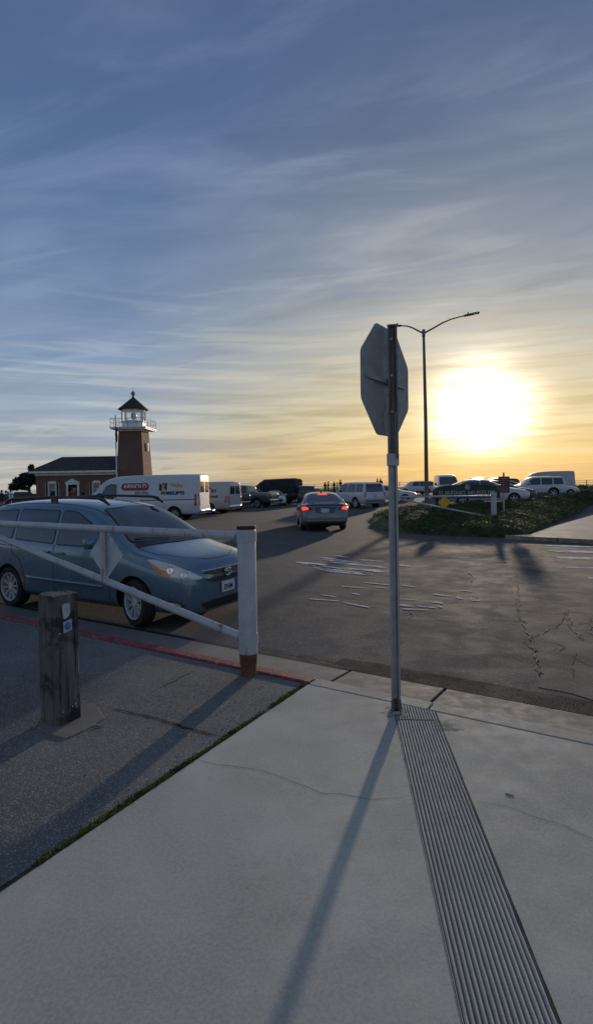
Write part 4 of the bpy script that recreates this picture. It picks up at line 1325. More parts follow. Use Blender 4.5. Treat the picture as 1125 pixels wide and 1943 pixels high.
# ================================================================ VEHICLES
PT = dict(blue=carpaint('slate_blue_paint', (.105, .19, .255), .24, .45, .12), white=carpaint('white_paint', (.62, .63, .64), .35), silver=carpaint('silver_paint', (.14, .155, .175), .3, .6, .15),
          dark=carpaint('dark_paint', (.022, .024, .028), .3), green=carpaint('dull_white_paint', (.45, .45, .43), .5), black=carpaint('black_paint', (.012, .012, .014), .4, 0, .4), grey=carpaint('dark_grey_paint', (.08, .085, .09), .35))

# --- near minivan: wheel contacts read off the ground plane
fw = G(265, 1188, -.17); rw = G(30, 1150, -.17); hd = (fw - rw); wb = hd.length; hd.normalize(); VS = max(.90, min(1.0, wb / 3.03))
rgt = Vector((hd.y, -hd.x, 0)); mid = fw + hd * (.97 - 2.54) * VS - rgt * .87 * VS
mv = empty('minivan', (mid.x, mid.y, -.165), math.atan2(hd.y, hd.x), 'slate blue minivan with roof rails parked at the red kerb behind the gate', 'minivan', sc=VS)
mv.scale = (VS, VS, VS * 1.055)
minivan(mv, PT['blue'])
print('MINIVAN', wb, VS, mid, math.degrees(math.atan2(hd.y, hd.x)))


def park(name, label, cat, px, Y, head, sc=1.0, group='vehicles parked in the cliff car park', dz=0.0):
    p = at(px, Y)
    return empty(name, (p.x, p.y, p.z + dz), R(head), label, cat, group, sc)


def sedan(root, paint, L=4.87, hw=.925, lit=False, plate=None, step=.09, sub=2, drop=0.0, style='spoke5', trim=True):
    k = L / 4.87
    T = [(0, .36, .54, .62, .5), (.04, .25, .60, .70, .72), (.2, .2, .66, .78, .86), (.6, .18, .78, .88, .91), (1.1, .18, .84, .94, .925), (1.40, .18, .87, .99, .925), (1.75, .18, .89, 1.16, .925), (2.1, .18, .91, 1.33, .925),
         (2.4, .18, .92, 1.43, .925), (2.9, .18, .93, 1.47, .925), (3.4, .18, .94, 1.44, .925), (3.8, .18, .95, 1.33, .925), (4.2, .18, .965, 1.16, .92), (4.42, .19, .97, 1.075, .91), (4.62, .20, .96, 1.055, .895),
         (4.75, .22, .92, 1.045, .87), (4.80, .24, .82, .94, .85), (4.85, .26, .62, .70, .82), (4.87, .34, .50, .56, .74)]
    T = [(a * k, b, c, d - drop * max(0, d - 1.0), w * hw / .925) for a, b, c, d, w in T]
    B = car_body(root, T, L, paint, tum=.52, box=.2, crown=.03, wells=((.95 * k, hw), (3.80 * k, hw)), wr=.355, sub=sub)
    X = lambda s_: L / 2 - s_ * k
    P = dict(paint=paint, L=L, axles=(.95 * k, 3.80 * k), hw=hw - .01, wr=.32, style=style, step=step, trim=trim,
             sidewin=[[(X(1.70), .985), (X(2.75), 1.0), (X(2.75), 1.36), (X(2.45), 1.34), (X(2.15), 1.24)], [(X(2.83), 1.0), (X(4.05), 1.06), (X(3.80), 1.20), (X(3.45), 1.33), (X(2.83), 1.365)]],
             wind=[(-.72, 1.02), (.72, 1.02), (.56, 1.37), (-.56, 1.37)], rear=[(-.64, 1.09), (.64, 1.09), (.50, 1.375), (-.50, 1.375)],
             head=(38, [(-1.40, .66), (-1.10, .64), (-.78, .80), (-.95, .81)]), grille=('F', [(-.45, .42), (.45, .42), (.5, .66), (-.5, .66)]),
             tail=('B', [(.46, .84), (.84, .80), (.87, .90), (.80, .955), (.50, .925)]), tailmat=M_BRAKED if lit else M_TAIL,
             skirt=('B', [(-.72, .22), (.72, .22), (.76, .40), (-.76, .40)]), mirror=(X(1.75), .98), handles=[(X(2.60), .86), (X(3.55), .88)],
             seams=[[(X(2.79), .25), (X(2.79), 1.0)], [(X(1.55), .25), (X(1.50), .98)]])
    if plate is not None: P['plate'] = ('B', 0, .80) + ((plate,) if plate else ())
    finish_car(B, P)
    if lit:
        two(B, 'brake_light', M_BRAKE, 'B', rounded([(.62, .84), (.83, .81), (.855, .90), (.80, .945), (.66, .925)], .02), off=.036, step=.05, thick=.008)
        B.decal('high_brake_light', M_BRAKE, 'B', [(-.19, 1.365), (.19, 1.365), (.17, 1.40), (-.17, 1.40)], off=.03, step=.05, thick=.01)
        B.decal('plate_recess', PT['dark'], 'B', rounded([(-.34, .70), (.34, .70), (.42, .93), (-.42, .93)], .05), off=.006, step=.06)
        B.line('lid_edge', M_BLACK, 'B', [(-.72, .985), (-.4, 1.0), (.4, 1.0), (.72, .985)], w=.03, off=.006)
        B.line('bumper_crease', M_CHROME, 'B', [(-.78, .43), (0, .42), (.78, .43)], w=.018, off=.012)
        m_ = MB(); m_.tube([(X(3.2), 0, 1.48), (X(3.3), 0, 1.56)], [.03, .008], 6); m_.build('antenna', M_BLACK, root)
    return B


def suv(root, paint, L=5.1, H=1.95, hw=1.0, box=.45, bars=False, plate=False, tailwin=True, sub=2, axles=None, style='spoke5', lower=None, nwin=3, wr=.39, hood=None):
    k = L / 5.1; h = H / 1.95
    T = [(0, .48, .80, .88, .76), (.05, .40, .88, 1.02, .90), (.25, .36, .98, 1.10, .97), (1.0, .34, 1.06, 1.16, 1.0), (1.35, .34, 1.10, 1.21, 1.0), (1.62, .34, 1.14, 1.44, 1.0), (1.95, .34, 1.17, 1.74, 1.0), (2.18, .34, 1.18, 1.87, 1.0),
         (2.6, .34, 1.18, 1.925, 1.0), (3.5, .34, 1.19, 1.935, 1.0), (4.5, .34, 1.2, 1.91, 1.0), (4.82, .35, 1.2, 1.87, .995), (4.95, .36, 1.19, 1.70, .985), (5.03, .38, 1.16, 1.30, .975), (5.07, .42, .98, 1.06, .96), (5.1, .52, .80, .86, .88)]
    T = [(a * k, b * h, c * h, d * h, w * hw) for a, b, c, d, w in T]
    ax = axles or (.95 * k, 3.98 * k)
    B = car_body(root, T, L, paint, tum=.20, box=box, crown=.03, wells=((ax[0], hw), (ax[1], hw)), wr=wr + .06, sub=sub)
    X = lambda s_: L / 2 - s_ * k; Z = lambda z: z * h
    sw_ = [[(X(1.72), Z(1.22)), (X(2.85), Z(1.22)), (X(2.85), Z(1.77)), (X(2.25), Z(1.76)), (X(2.02), Z(1.60))], [(X(2.98), Z(1.22)), (X(3.88), Z(1.22)), (X(3.88), Z(1.77)), (X(2.98), Z(1.77))],
           [(X(4.02), Z(1.23)), (X(4.82), Z(1.25)), (X(4.76), Z(1.75)), (X(4.02), Z(1.77))]]
    P = dict(paint=paint, L=L, axles=ax, hw=hw - .01, wr=wr, style=style, step=.11, sidewin=sw_[:nwin], wind=[(-.78 * hw, Z(1.27)), (.78 * hw, Z(1.27)), (.68 * hw, Z(1.78)), (-.68 * hw, Z(1.78))],
             rear=[(-.76 * hw, Z(1.24)), (.76 * hw, Z(1.24)), (.68 * hw, Z(1.76)), (-.68 * hw, Z(1.76))], head=('F', [(.56 * hw, Z(.86)), (.86 * hw, Z(.86)), (.84 * hw, Z(1.03)), (.56 * hw, Z(1.0))]),
             grille=('F', [(-.5 * hw, Z(.78)), (.5 * hw, Z(.78)), (.5 * hw, Z(.98)), (-.5 * hw, Z(.98))]), tail=('B', [(.80 * hw, Z(.88)), (.93 * hw, Z(.88)), (.90 * hw, Z(1.20)), (.80 * hw, Z(1.20))]),
             rbump=('B', [(-.86 * hw, Z(.50)), (.86 * hw, Z(.50)), (.88 * hw, Z(.68)), (-.88 * hw, Z(.68))]), fbump=('F', [(-.8 * hw, Z(.52)), (.8 * hw, Z(.52)), (.8 * hw, Z(.70)), (-.8 * hw, Z(.70))]), bumpmat=lower or M_BLACK,
             mirror=(X(1.85), Z(1.22)), mirs=1.2, handles=[(X(2.72), Z(1.06)), (X(3.80), Z(1.06))], seams=[[(X(2.92), Z(.42)), (X(2.92), Z(1.18))], [(X(1.6), Z(.42)), (X(1.6), Z(1.15))]])
    if plate: P['plate'] = ('B', 0, Z(.95))
    if bars: P['bars'] = [(X(2.6), .62 * hw, H + .06), (X(4.2), .62 * hw, H + .06)]
    finish_car(B, P)
    # dark lower cladding
    two(B, 'lower_cladding', lower or M_BLACK, 'S', [(X(1.50), Z(.36)), (X(3.42), Z(.36)), (X(3.42), Z(.50)), (X(1.50), Z(.50))], off=.012, step=.12)
    return B


def pickup(root, paint, L=5.7, H=1.88, hw=.98, lower=None, tail_big=True, rack=False):
    T = [(0, .50, .84, .92, .78), (.05, .42, .92, 1.04, .91), (.25, .40, 1.0, 1.12, .96), (1.1, .38, 1.06, 1.17, .98), (1.4, .38, 1.10, 1.22, .98), (1.7, .38, 1.14, 1.46, .98), (2.0, .38, 1.16, 1.70, .98), (2.25, .38, 1.17, 1.82, .98),
         (2.7, .38, 1.17, 1.88, .98), (3.45, .38, 1.17, 1.86, .98), (3.62, .38, 1.18, 1.78, .98), (3.70, .38, 1.18, 1.32, .98), (3.76, .38, 1.17, 1.235, .98), (4.5, .38, 1.17, 1.23, .98), (5.55, .40, 1.17, 1.235, .975), (5.66, .44, 1.14, 1.22, .96), (5.70, .56, 1.08, 1.14, .93)]
    T = [(a, b, c, d * (H / 1.88 if d > 1.3 else 1), w * hw / .98) for a, b, c, d, w in T]
    B = car_body(root, T, L, paint, tum=.22, box=.5, crown=.012, wells=((1.0, hw), (4.55, hw)), wr=.45, sub=2)
    X = lambda s_: L / 2 - s_
    P = dict(paint=paint, L=L, axles=(1.0, 4.55), hw=hw - .01, wr=.39, style='steel', step=.11, sidewin=[[(X(1.78), 1.22), (X(2.68), 1.22), (X(2.68), 1.70), (X(2.35), 1.70), (X(2.08), 1.56)], [(X(2.78), 1.22), (X(3.50), 1.22), (X(3.46), 1.70), (X(2.78), 1.70)]],
             wind=[(-.76, 1.27), (.76, 1.27), (.66, 1.70), (-.66, 1.70)], rear=[(-.70, 1.32), (.70, 1.32), (.62, 1.68), (-.62, 1.68)], head=('F', [(.56, .86), (.86, .86), (.84, 1.03), (.56, 1.0)]), grille=('F', [(-.5, .74), (.5, .74), (.5, .98), (-.5, .98)]),
             tail=('B', [(.80, .78), (.92, .78), (.92, 1.10), (.80, 1.10)]), fbump=('F', [(-.8, .52), (.8, .52), (.8, .70), (-.8, .70)]), rbump=('B', [(-.88, .50), (.88, .50), (.88, .68), (-.88, .68)]), bumpmat=M_CHROME, mirror=(X(1.9), 1.22), mirmat=M_BLACK, mirs=1.3,
             plate=('B', 0, .58))
    finish_car(B, P)
    # hollow bed seen as a dark tonneau and the tailgate panel
    B.decal('bed_cover', M_BLACK, 'T', rounded([(X(3.84), -.80), (X(3.84), .80), (X(5.58), .80), (X(5.58), -.80)], .04), off=.008, step=.2)
    B.decal('tailgate_panel', paint, 'B', rounded([(-.72, .76), (.72, .76), (.72, 1.12), (-.72, 1.12)], .04), off=.012, step=.1, thick=.01)
    if rack:
        for sg in (1, -1):
            m_ = MB(); m_.tube([(X(5.5), sg * .8, 1.2), (X(5.5), sg * .8, 1.95), (X(1.9), sg * .8, 2.0)], .022, 6); m_.build('rack_frame', M_BLACK, root)
        for s_ in (5.5, 3.9, 2.0):
            m_ = MB(); m_.tube([(X(s_), -.8, 1.97), (X(s_), .8, 1.97)], .022, 6); m_.build('rack_bar', M_BLACK, root)
    return B


# --- silver sedan driving away, brakes on
s_ = park('sedan', 'silver sedan with red brake lights lit, driving away up the middle of the road', 'sedan', 606, 23.9, 92.5, 1.04, None)
s_.pop('group') if 'group' in s_ else None
sedan(s_, PT['silver'], lit=True, plate='', step=.08, sub=3)

# --- long white van with lettering
s_ = park('work_van', 'long white work van with red pill badge and forklift lettering behind the minivan', 'van', 271, 31.0, 171.5, 1.06)
vb, VX, vk = cargo_van(s_, PT['white'], L=6.95, H=2.42, sub=2)
left_y = lambda x, z: vb.hit('L', (x, z))[0].y
# its left flank faces the viewer
M_SRED = simple('sign_red', (.28, .04, .05), .5); M_SYEL = simple('sign_yellow', (.70, .46, .06), .5); M_SWH = simple('sign_white', (.75, .75, .74), .5)
pill = []
for a, b, c in ((.66, 0, 0), ):
    for k in range(14): t = -PI / 2 + PI * k / 13; pill.append((.58 + .20 * math.cos(t), .20 * math.sin(t)))
    for k in range(14): t = PI / 2 + PI * k / 13; pill.append((-.58 + .20 * math.cos(t), .20 * math.sin(t)))
# on the left side the text runs towards -x, i.e. from nose to tail
cx_, cz_ = VX(3.47), 1.78
o = vb.decal('pill_badge', M_SWH, 'L', [(cx_ + a * 1.05, cz_ + b * 1.14) for a, b in pill], off=.006, step=.10)
o = vb.decal('pill_badge', M_SRED, 'L', [(cx_ + a, cz_ + b) for a, b in pill], off=.009, step=.10)
lettering('ARNOLD', .33, M_SWH, s_, (cx_, left_y(cx_, cz_) + .016, cz_), 'L', bold=.012, sx_=.95, tilt=R(4))
lettering('295-7733', .20, M_SRED, s_, (VX(3.85), left_y(VX(3.85), 1.40) + .012, 1.44), 'L', bold=.003, tilt=R(4))
bx, bz = VX(5.00), 1.76
vb.decal('logo_square', M_SYEL, 'L', [(bx + .21, bz - .2), (bx - .21, bz - .2), (bx - .21, bz + .2), (bx + .21, bz + .2)], off=.008, step=.12)
for pl in ([(.21, -.2), (.06, -.2), (.06, .08), (.21, .2)], [(-.21, .2), (-.10, .2), (-.05, -.06), (-.21, -.2)], [(.04, .2), (-.06, .2), (.0, .05)]):
    vb.decal('logo_mark', M_INK, 'L', [(bx + a, bz + b) for a, b in pl], off=.012, step=.15)
lettering('Yale', .40, M_SYEL, s_, (VX(5.71), left_y(VX(5.75), 1.8) + .014, 1.80), 'L', bold=.014, tilt=R(4))
lettering('FORKLIFTS', .24, M_INK, s_, (VX(5.53), left_y(VX(5.55), 1.44) + .014, 1.42), 'L', bold=.013, sx_=1.08, tilt=R(3))
vb.line('side_stripe', M_SRED, 'L', [(VX(3.75), 1.06), (VX(6.85), 1.10)], w=.05, off=.006)
vb.decal('tail_light', M_TAIL, 'L', rounded([(VX(6.82), .78), (VX(6.69), .78), (VX(6.69), 1.38), (VX(6.82), 1.38)], .02), off=.012, step=.1, thick=.02)
two(vb, 'tail_light', M_TAIL, 'B', rounded([(.80, .78), (.90, .78), (.90, 1.38), (.80, 1.38)], .02), off=.012, step=.1, thick=.02)
vb.decal('rear_door_gap', M_BLACK, 'B', [(-.006, .5), (.006, .5), (.006, 2.2), (-.006, 2.2)], off=.006, step=.2)
two(vb, 'rear_window', M_GLASS, 'B', rounded([(.10, 1.45), (.74, 1.45), (.70, 2.0), (.10, 2.0)], .04), off=.008, step=.12)
vb.decal('bumper', M_CHROME, 'B', [(-.86, .42), (.86, .42), (.86, .56), (-.86, .56)], off=.05, step=.15, thick=.06)
m_ = MB(); m_.box((VX(7.15), -.45, .45), (.28, .5, .10)); m_.build('step_bumper', M_CHROME, s_, bevel=.02)

# --- smaller pale van with red script
s_ = park('passenger_van', 'smaller off-white van with red script on its side, next behind the lettered work van', 'van', 380, 37.0, 159, 1.03)
v2, X2, k2 = cargo_van(s_, PT['green'], L=5.2, H=2.12, nose=.9)
for i, (sx__, z, tx, sz) in enumerate(((3.9, 1.52, 'Cas', .52), (4.1, 1.16, 'coast', .30))):
    lettering(tx, sz, M_SRED, s_, (X2(sx__), v2.hit('L', (X2(sx__), z))[0].y + .02, z), 'L', bold=.008, shear=.35, tilt=R(4))
two(v2, 'tail_light', M_TAIL, 'B', rounded([(.78, .72), (.90, .72), (.90, 1.16), (.78, 1.16)], .02), off=.012, step=.1, thick=.02)
v2.decal('tail_light', M_TAIL, 'L', rounded([(X2(5.10), .78), (X2(4.98), .78), (X2(4.98), 1.16), (X2(5.10), 1.16)], .02), off=.012, step=.1, thick=.02)
two(v2, 'rear_window', M_GLASS, 'B', rounded([(.08, 1.28), (.70, 1.28), (.66, 1.80), (.08, 1.80)], .04), off=.008, step=.12)
v2.decal('bumper', M_CHROME, 'B', [(-.84, .40), (.84, .40), (.84, .60), (-.84, .60)], off=.05, step=.15, thick=.08)
v2.decal('lower_panel', simple('faded_green', (.16, .20, .15), .6), 'L', [(X2(2.0), .40), (X2(3.3), .40), (X2(3.3), .72), (X2(2.0), .72)], off=.005, step=.2)

s_ = park('pickup_truck', 'dark pickup truck with a chrome bumper, tail towards the road, beside the pale van', 'pickup truck', 407, 42.0, 138, 1.05)
pickup(s_, PT['dark'])
s_ = park('pickup_truck', 'silver pickup truck with exposed bed side, parked before the tarp covered truck', 'pickup truck', 462, 47.0, 158, 1.03)
pickup(s_, PT['silver'], rack=False)
s_ = park('pickup_truck', 'white pickup truck with a ladder rack, standing behind the dark pickup', 'pickup truck', 440, 57.0, 170, 1.05)
pickup(s_, PT['white'], rack=True)
s_ = park('hatchback', 'small white hatchback, only its rounded front showing beside the tarp covered truck', 'hatchback', 522, 51.0, -80, .92)
sedan(s_, PT['white'], L=4.1)
s_ = park('camper_truck', 'large black box camper truck under a dark cover at the end of the left row', 'camper truck', 514, 55.0, 160, 1.0)
v3, X3, k3 = cargo_van(s_, PT['black'], L=5.9, H=2.42, nose=1.2)
v3.decal('bumper', M_SWH, 'B', [(-.86, .52), (.86, .52), (.86, .66), (-.86, .66)], off=.06, step=.15, thick=.08)
m_ = MB(); rings = []
for s__, z0, z1, w in ((2.1, 1.5, 2.25, .96), (2.5, 1.2, 2.46, 1.05), (4.2, 1.1, 2.5, 1.06), (5.6, 1.1, 2.52, 1.06), (6.0, 1.15, 2.44, 1.03)):
    rings.append([(X3(s__) + .05 * mnoise.noise(Vector((s__, a, 0))), y * w, z0 + (z1 - z0) * t + .05 * mnoise.noise(Vector((s__ * 2, y * 3, t)))) for y, t, a in ((-1.02, 0, 1), (-1.0, .5, 2), (-.95, .9, 3), (-.5, 1.0, 4), (0, 1.02, 5), (.5, 1.0, 6), (.95, .9, 7), (1.0, .5, 8), (1.02, 0, 9))])
m_.loft(rings); m_.build('tarpaulin', simple('dark_tarpaulin', (.018, .019, .02), .8, var=.4, bump=.6, bsc=6), s_, smooth=True, ang=70)
s_ = park('off_roader', 'boxy dark off-roader seen from behind, left of the silver sedan', 'off-roader', 575, 53.0, 100, .98)
suv(s_, PT['black'], L=4.4, H=1.85, hw=.90, box=.9, plate=False)
s_ = park('coupe', 'low dark car far off between the off-roader and the white SUV', 'car', 598, 64.0, -85, 1.0)
sedan(s_, PT['grey'], L=4.6)

s_ = park('suv', 'big white SUV with grey lower trim, parked right of the silver sedan', 'SUV', 673, 43.0, 119, 1.04)
suv(s_, PT['white'], plate=True, lower=simple('grey_cladding', (.20, .21, .22), .5))
s_ = park('car', 'white sedan half hidden behind the stop sign post, facing right', 'sedan', 738, 50.0, -14, 1.0)
sedan(s_, PT['white'])
s_ = park('car', 'distant white estate car facing left near the cliff fence', 'estate car', 786, 66.0, 188, 1.04)
suv(s_, PT['white'], L=4.5, H=1.6, hw=.9, box=.2, wr=.32)
s_ = park('camper_van', 'white camper van facing the road, its windshield above the museum sign', 'camper van', 846, 52.0, -97, 1.0)
cargo_van(s_, PT['white'], L=5.0, H=2.2, hw=.98, nose=.9)
s_ = park('car', 'silver saloon facing the viewer right of the camper van', 'sedan', 897, 50.0, -108, 1.0)
sedan(s_, PT['silver'], L=4.5)
s_ = park('suv', 'dark SUV mostly hidden behind the small red notice board', 'SUV', 936, 54.0, 178, 1.0)
suv(s_, PT['dark'], L=4.7, H=1.75)
s_ = park('coupe', 'white coupe with sun glinting on its roof, nearest car behind the planted bed', 'coupe', 918, 35.3, -9, 1.09)
sedan(s_, PT['white'], L=4.9)
s_ = park('car', 'dark grey sedan directly behind the white coupe', 'sedan', 948, 39.5, -9, 1.0)
sedan(s_, PT['grey'], L=4.8)
s_ = park('off_roader', 'boxy white off-roader with roof bars, tail to the right above the shrubs', 'off-roader', 1012, 45.5, 172, 1.02)
suv(s_, PT['white'], L=4.5, H=1.75, hw=.92, box=.8, bars=True, lower=simple('grey_cladding', (.2, .2, .2), .5))
s_ = park('cargo_van', 'plain long white cargo van, rightmost vehicle of the car park', 'van', 1031, 60.0, 175, 1.0)
v4, X4, k4 = cargo_van(s_, PT['green'], L=6.0, H=2.5)
two(v4, 'tail_light', M_TAIL, 'B', rounded([(.80, .78), (.90, .78), (.90, 1.38), (.80, 1.38)], .02), off=.012, step=.1, thick=.02)
s_ = park('hatchback', 'small white hatchback wedged between the boxy off-roader and the cargo van', 'hatchback', 1052, 50.0, -20, .95)
sedan(s_, PT['white'], L=4.1)
s_ = park('pickup_truck', 'white pickup truck farthest back between the camper van and the dark SUV', 'pickup truck', 905, 60.0, -100, 1.0)
pickup(s_, PT['white'])
s_ = park('hatchback', 'dark hatchback showing between the red notice board and the boxy white off-roader', 'hatchback', 972, 52.0, -30, 1.0)
sedan(s_, PT['dark'], L=4.3)


# ================================================================ BACKGROUND
# --- planted bed
ol = [G(697, 988, -.17), G(700, 1000, -.17), G(716, 1007, -.17), G(760, 1012, -.17), G(800, 1014, -.17), G(870, 1018, -.17), G(950, 1021, -.17), G(1000, 1019, -.17), G(1022, 1008, -.17), G(1050, 994, -.17), G(1125, 968, -.1),
      Vector((27, 37, 0)), Vector((46, 41, 0)), Vector((46, 52, 0)), Vector((30, 47, 0)), Vector((22, 41.5, 0)), Vector((16, 36.5, 0)), Vector((11, 33, 0)), Vector((6.5, 32.5, 0)), Vector((4.6, 31.5, 0))]
op = [(p.x, p.y) for p in ol]


def edge_d(x, y):
    best = 1e9
    for i in range(len(op)):
        a, b = op[i], op[(i + 1) % len(op)]; dx, dy = b[0] - a[0], b[1] - a[1]
        t = max(0, min(1, ((x - a[0]) * dx + (y - a[1]) * dy) / (dx * dx + dy * dy))); best = min(best, (x - a[0] - dx * t) ** 2 + (y - a[1] - dy * t) ** 2)
    return math.sqrt(best)


def bed_h(x, y):
    d = edge_d(x, y); t = min(1, d / 1.6)
    top = .52 + .022 * max(0, y - 24) + .03 * max(0, min(8, x - 14))
    top *= .78 + .50 * mnoise.noise(Vector((x * .55, y * .55, 3))) + .16 * mnoise.noise(Vector((x * 2.1, y * 2.1, 1)))
    return zg(x, y) * .3 - .119 + top * math.sqrt(t) * (1 - .15 * (1 - t))


vs, fs = tri2d(op, .42)
m_ = MB(); m_.add([(v.x, v.y, bed_h(v.x, v.y) if edge_d(v.x, v.y) > .02 else zg(v.x, v.y) - .06) for v in vs], fs)
mound = m_.build('planted_bed', simple('bed_soil', (.05, .062, .02), .95, var=.5, sc=2.5, bump=.8, bsc=9), smooth=True, ang=180)
tag(mound, 'low mounded bed of dark soil under the ground cover', kind='structure')
lv = MB(); cnt = 0
xs = [p[0] for p in op]; ys = [p[1] for p in op]
n_try = 0
hc = {}
while cnt < 95000 and n_try < 600000:
    n_try += 1
    x = rnd.uniform(4, 30); y = rnd.uniform(min(ys), 48)
    if y > 38 and rnd.random() < .45: continue
    if not inside((x, y), op): continue
    kx = (round(x * 4), round(y * 4))
    if kx not in hc: hc[kx] = bed_h(kx[0] / 4, kx[1] / 4)
    z = hc[kx] + abs(rnd.gauss(0, .07)) * (1 + .9 * mnoise.noise(Vector((x * 1.3, y * 1.3, 8)))) + .02
    cl_ = mnoise.noise(Vector((x * .7, y * .7, 5))) + rnd.gauss(0, .25)
    lv.cur = 0 if cl_ < .05 else (1 if cl_ < .62 else 2)
    if rnd.random() < .003: lv.cur = 3
    s_ = rnd.uniform(.04, .09); a = rnd.uniform(0, 2 * PI); t = rnd.uniform(-.5, .35)
    u_ = Vector((math.cos(a), math.sin(a), 0)) * s_; w_ = Vector((-math.sin(a) * math.cos(t), math.cos(a) * math.cos(t), math.sin(t))) * s_ * .8
    p = Vector((x, y, z)); lv.add([p - u_ * .5, p + u_ * .5, p + w_ + u_ * .1], [(0, 1, 2)]); cnt += 1
GR = [simple('ice_plant_dark', (.055, .085, .026), 1, var=.3, spec=.05), simple('ice_plant', (.075, .11, .03), 1, var=.3, spec=.05), simple('ice_plant_dry', (.115, .085, .035), .8, var=.3), simple('pale_flower', (.45, .42, .36), .6)]
tag(lv.build('ground_cover', GR), 'dense olive ground cover of fleshy leaves filling the mounded bed', 'ground cover', kind='stuff')
# dry scrub on the bank behind the car park
sc_ = MB()
for i in range(16000):
    x = rnd.uniform(-60, 62); y = rnd.uniform(75.5, 87)
    z = zg(x, y) + rnd.random() ** 2 * .18; s_ = rnd.uniform(.06, .16); a = rnd.uniform(0, 6.28)
    sc_.cur = rnd.choice((0, 1, 1, 2)); sc_.add([(x - s_ * math.cos(a), y - s_ * math.sin(a), z - .03), (x + s_ * math.cos(a), y + s_ * math.sin(a), z - .03), (x + rnd.gauss(0, .04), y, z + s_)], [(0, 1, 2)])
tag(sc_.build('scrub', GR[:3]), 'low dry scrub along the cliff top under the railing', 'scrub', kind='stuff')

# --- cliff railing
fx0, fx1, fy = -34, 58, 84.0
fn = empty('cliff_railing', (0, fy, 0), 0, 'long grey post and rail fence running along the cliff edge', 'railing')
M_RAIL = simple('rail_grey', (.16, .15, .14), .7, bump=.2)
pm = None; n = int((fx1 - fx0) / 2.6); tops = []
for i in range(n + 1):
    x = fx0 + (fx1 - fx0) * i / n; z = zg(x, fy); tops.append((x, z))
    if pm is None:
        m_ = MB(); m_.prism([(-.05, -.05), (.05, -.05), (.05, .05), (-.05, .05)], -.3, 1.04); o = m_.build('post', M_RAIL, fn, bevel=.01); pm = o
    else:
        o = pm.copy(); COL.objects.link(o)
    o.location = (x, 0, z)
for h in (.98, .66, .34):
    for (a, za), (b, zb_) in zip(tops[::4], tops[4::4] + [tops[-1]]):
        if b <= a: continue
        m_ = MB(); m_.tube([(a, 0, za + h), (b, 0, zb_ + h)], .030, 6, cap=False); m_.build('rail', M_RAIL, fn)

# --- street lamp
lp = at(809, 33.0)
lamp = empty('street_lamp', (lp.x, lp.y, lp.z), 0, 'tall tapered double-armed street lamp rising beside the low sun', 'street lamp')
M_LPOLE = galv('lamp_pole_metal', (.20, .19, .17), -.2, .55, .4)
LH = 10.82
m_ = MB(); m_.tube([(0, 0, -.1), (0, 0, .3), (-.02, 0, LH * .5), (-.10, 0, LH)], [.135, .13, .105, .075], 20); m_.build('pole', M_LPOLE, lamp, smooth=True)
m_ = MB(); m_.lathe([(.20, -.05), (.20, .04), (.15, .10), (.001, .10)], 20); m_.build('base_plate', M_LPOLE, lamp, bevel=.01)
m_ = MB(); m_.lathe([(.08, LH - .30), (.10, LH - .28), (.10, LH + .10), (.06, LH + .16), (.001, LH + .17)], 16, c=(-.10, 0, 0)); m_.build('pole_cap', M_LPOLE, lamp, smooth=True)
for sg, ry_ in ((1, -.40), (-1, -.40)):
    ax_ = Vector((sg, sg * ry_, 0)).normalized(); b = Vector((-.10, 0, LH - .08))
    P = [b + ax_ * t * (2.62 if sg > 0 else 1.55) + Vector((0, 0, h * (.74 if sg > 0 else .62))) for t, h in ((.0, 0), (.2, .30), (.42, .66), (.60, .86), (.78, .97), (.92, 1.02))]
    arm = MB(); arm.tube(P, [.055, .05, .045, .04, .036, .034], 10); arm.build('arm', M_LPOLE, lamp, smooth=True)
    e_ = P[-1]; an = math.atan2(ax_.y, ax_.x)
    hd_ = MB(); Mx = Matrix.Rotation(an, 3, 'Z') @ Matrix.Rotation(-.10, 3, 'Y')
    rings = []
    for t, w, h in ((-.10, .05, .05), (.0, .09, .055), (.22, .11, .06), (.24, .15, .045), (.72, .15, .04), (.80, .12, .025)):
        rings.append([e_ + Mx @ Vector((t, a * w, c * h)) for a, c in ((-1, -.8), (1, -.8), (1, .6), (.7, 1), (-.7, 1), (-1, .6))])
    hd_.loft(rings); hh = hd_.build('lamp_head', simple('lamp_head_grey', (.09, .09, .09), .5), lamp, bevel=.008)
    pc_ = MB(); q = e_ + Mx @ Vector((.16, 0, .06)); pc_.lathe([(.035, 0), (.035, .09), (.02, .11), (.001, .11)], 10, c=tuple(q)); pc_.build('photocell', M_BLACK, hh)

# --- museum name board
mb_ = at(884, 29.5); gz = bed_h(mb_.x, mb_.y)
brd = empty('museum_sign', (mb_.x, mb_.y, 0), R(-3), 'low dark green arched museum name board standing in the planted bed', 'sign board')
w_ = 1.80; zb0, zt0 = .82, 1.38
prof = [(-w_, zb0), (w_, zb0), (w_, zt0 - .12)] + [(w_ * .92 * math.cos(t), zt0 + .22 * math.sin(t)) for t in [PI * k / 20 for k in range(21)]] + [(-w_, zt0 - .12)]
m_ = MB(); m_.loft([[(a, -.05, b) for a, b in prof], [(a, .05, b) for a, b in prof]]); m_.build('board', simple('board_green', (.030, .055, .045), .6, var=.3, bump=.2), brd, bevel=.015)
for x in (-1.55, 1.55): m_ = MB(); m_.box((x, .10, .6), (.14, .10, 1.5)); m_.build('post', M_WOOD, brd)
lettering('SURFING MUSEUM', .36, simple('letter_grey', (.34, .38, .36), .5), brd, (0, -.062, 1.10), 'R', bold=.006, sx_=1.02)
m_ = MB(); m_.lathe([(.14, 0), (.14, -.02), (.001, -.02)], 20, 'Y', (.05, -.052, 1.44)); m_.build('round_emblem', simple('emblem_pale', (.3, .32, .3), .5), brd)

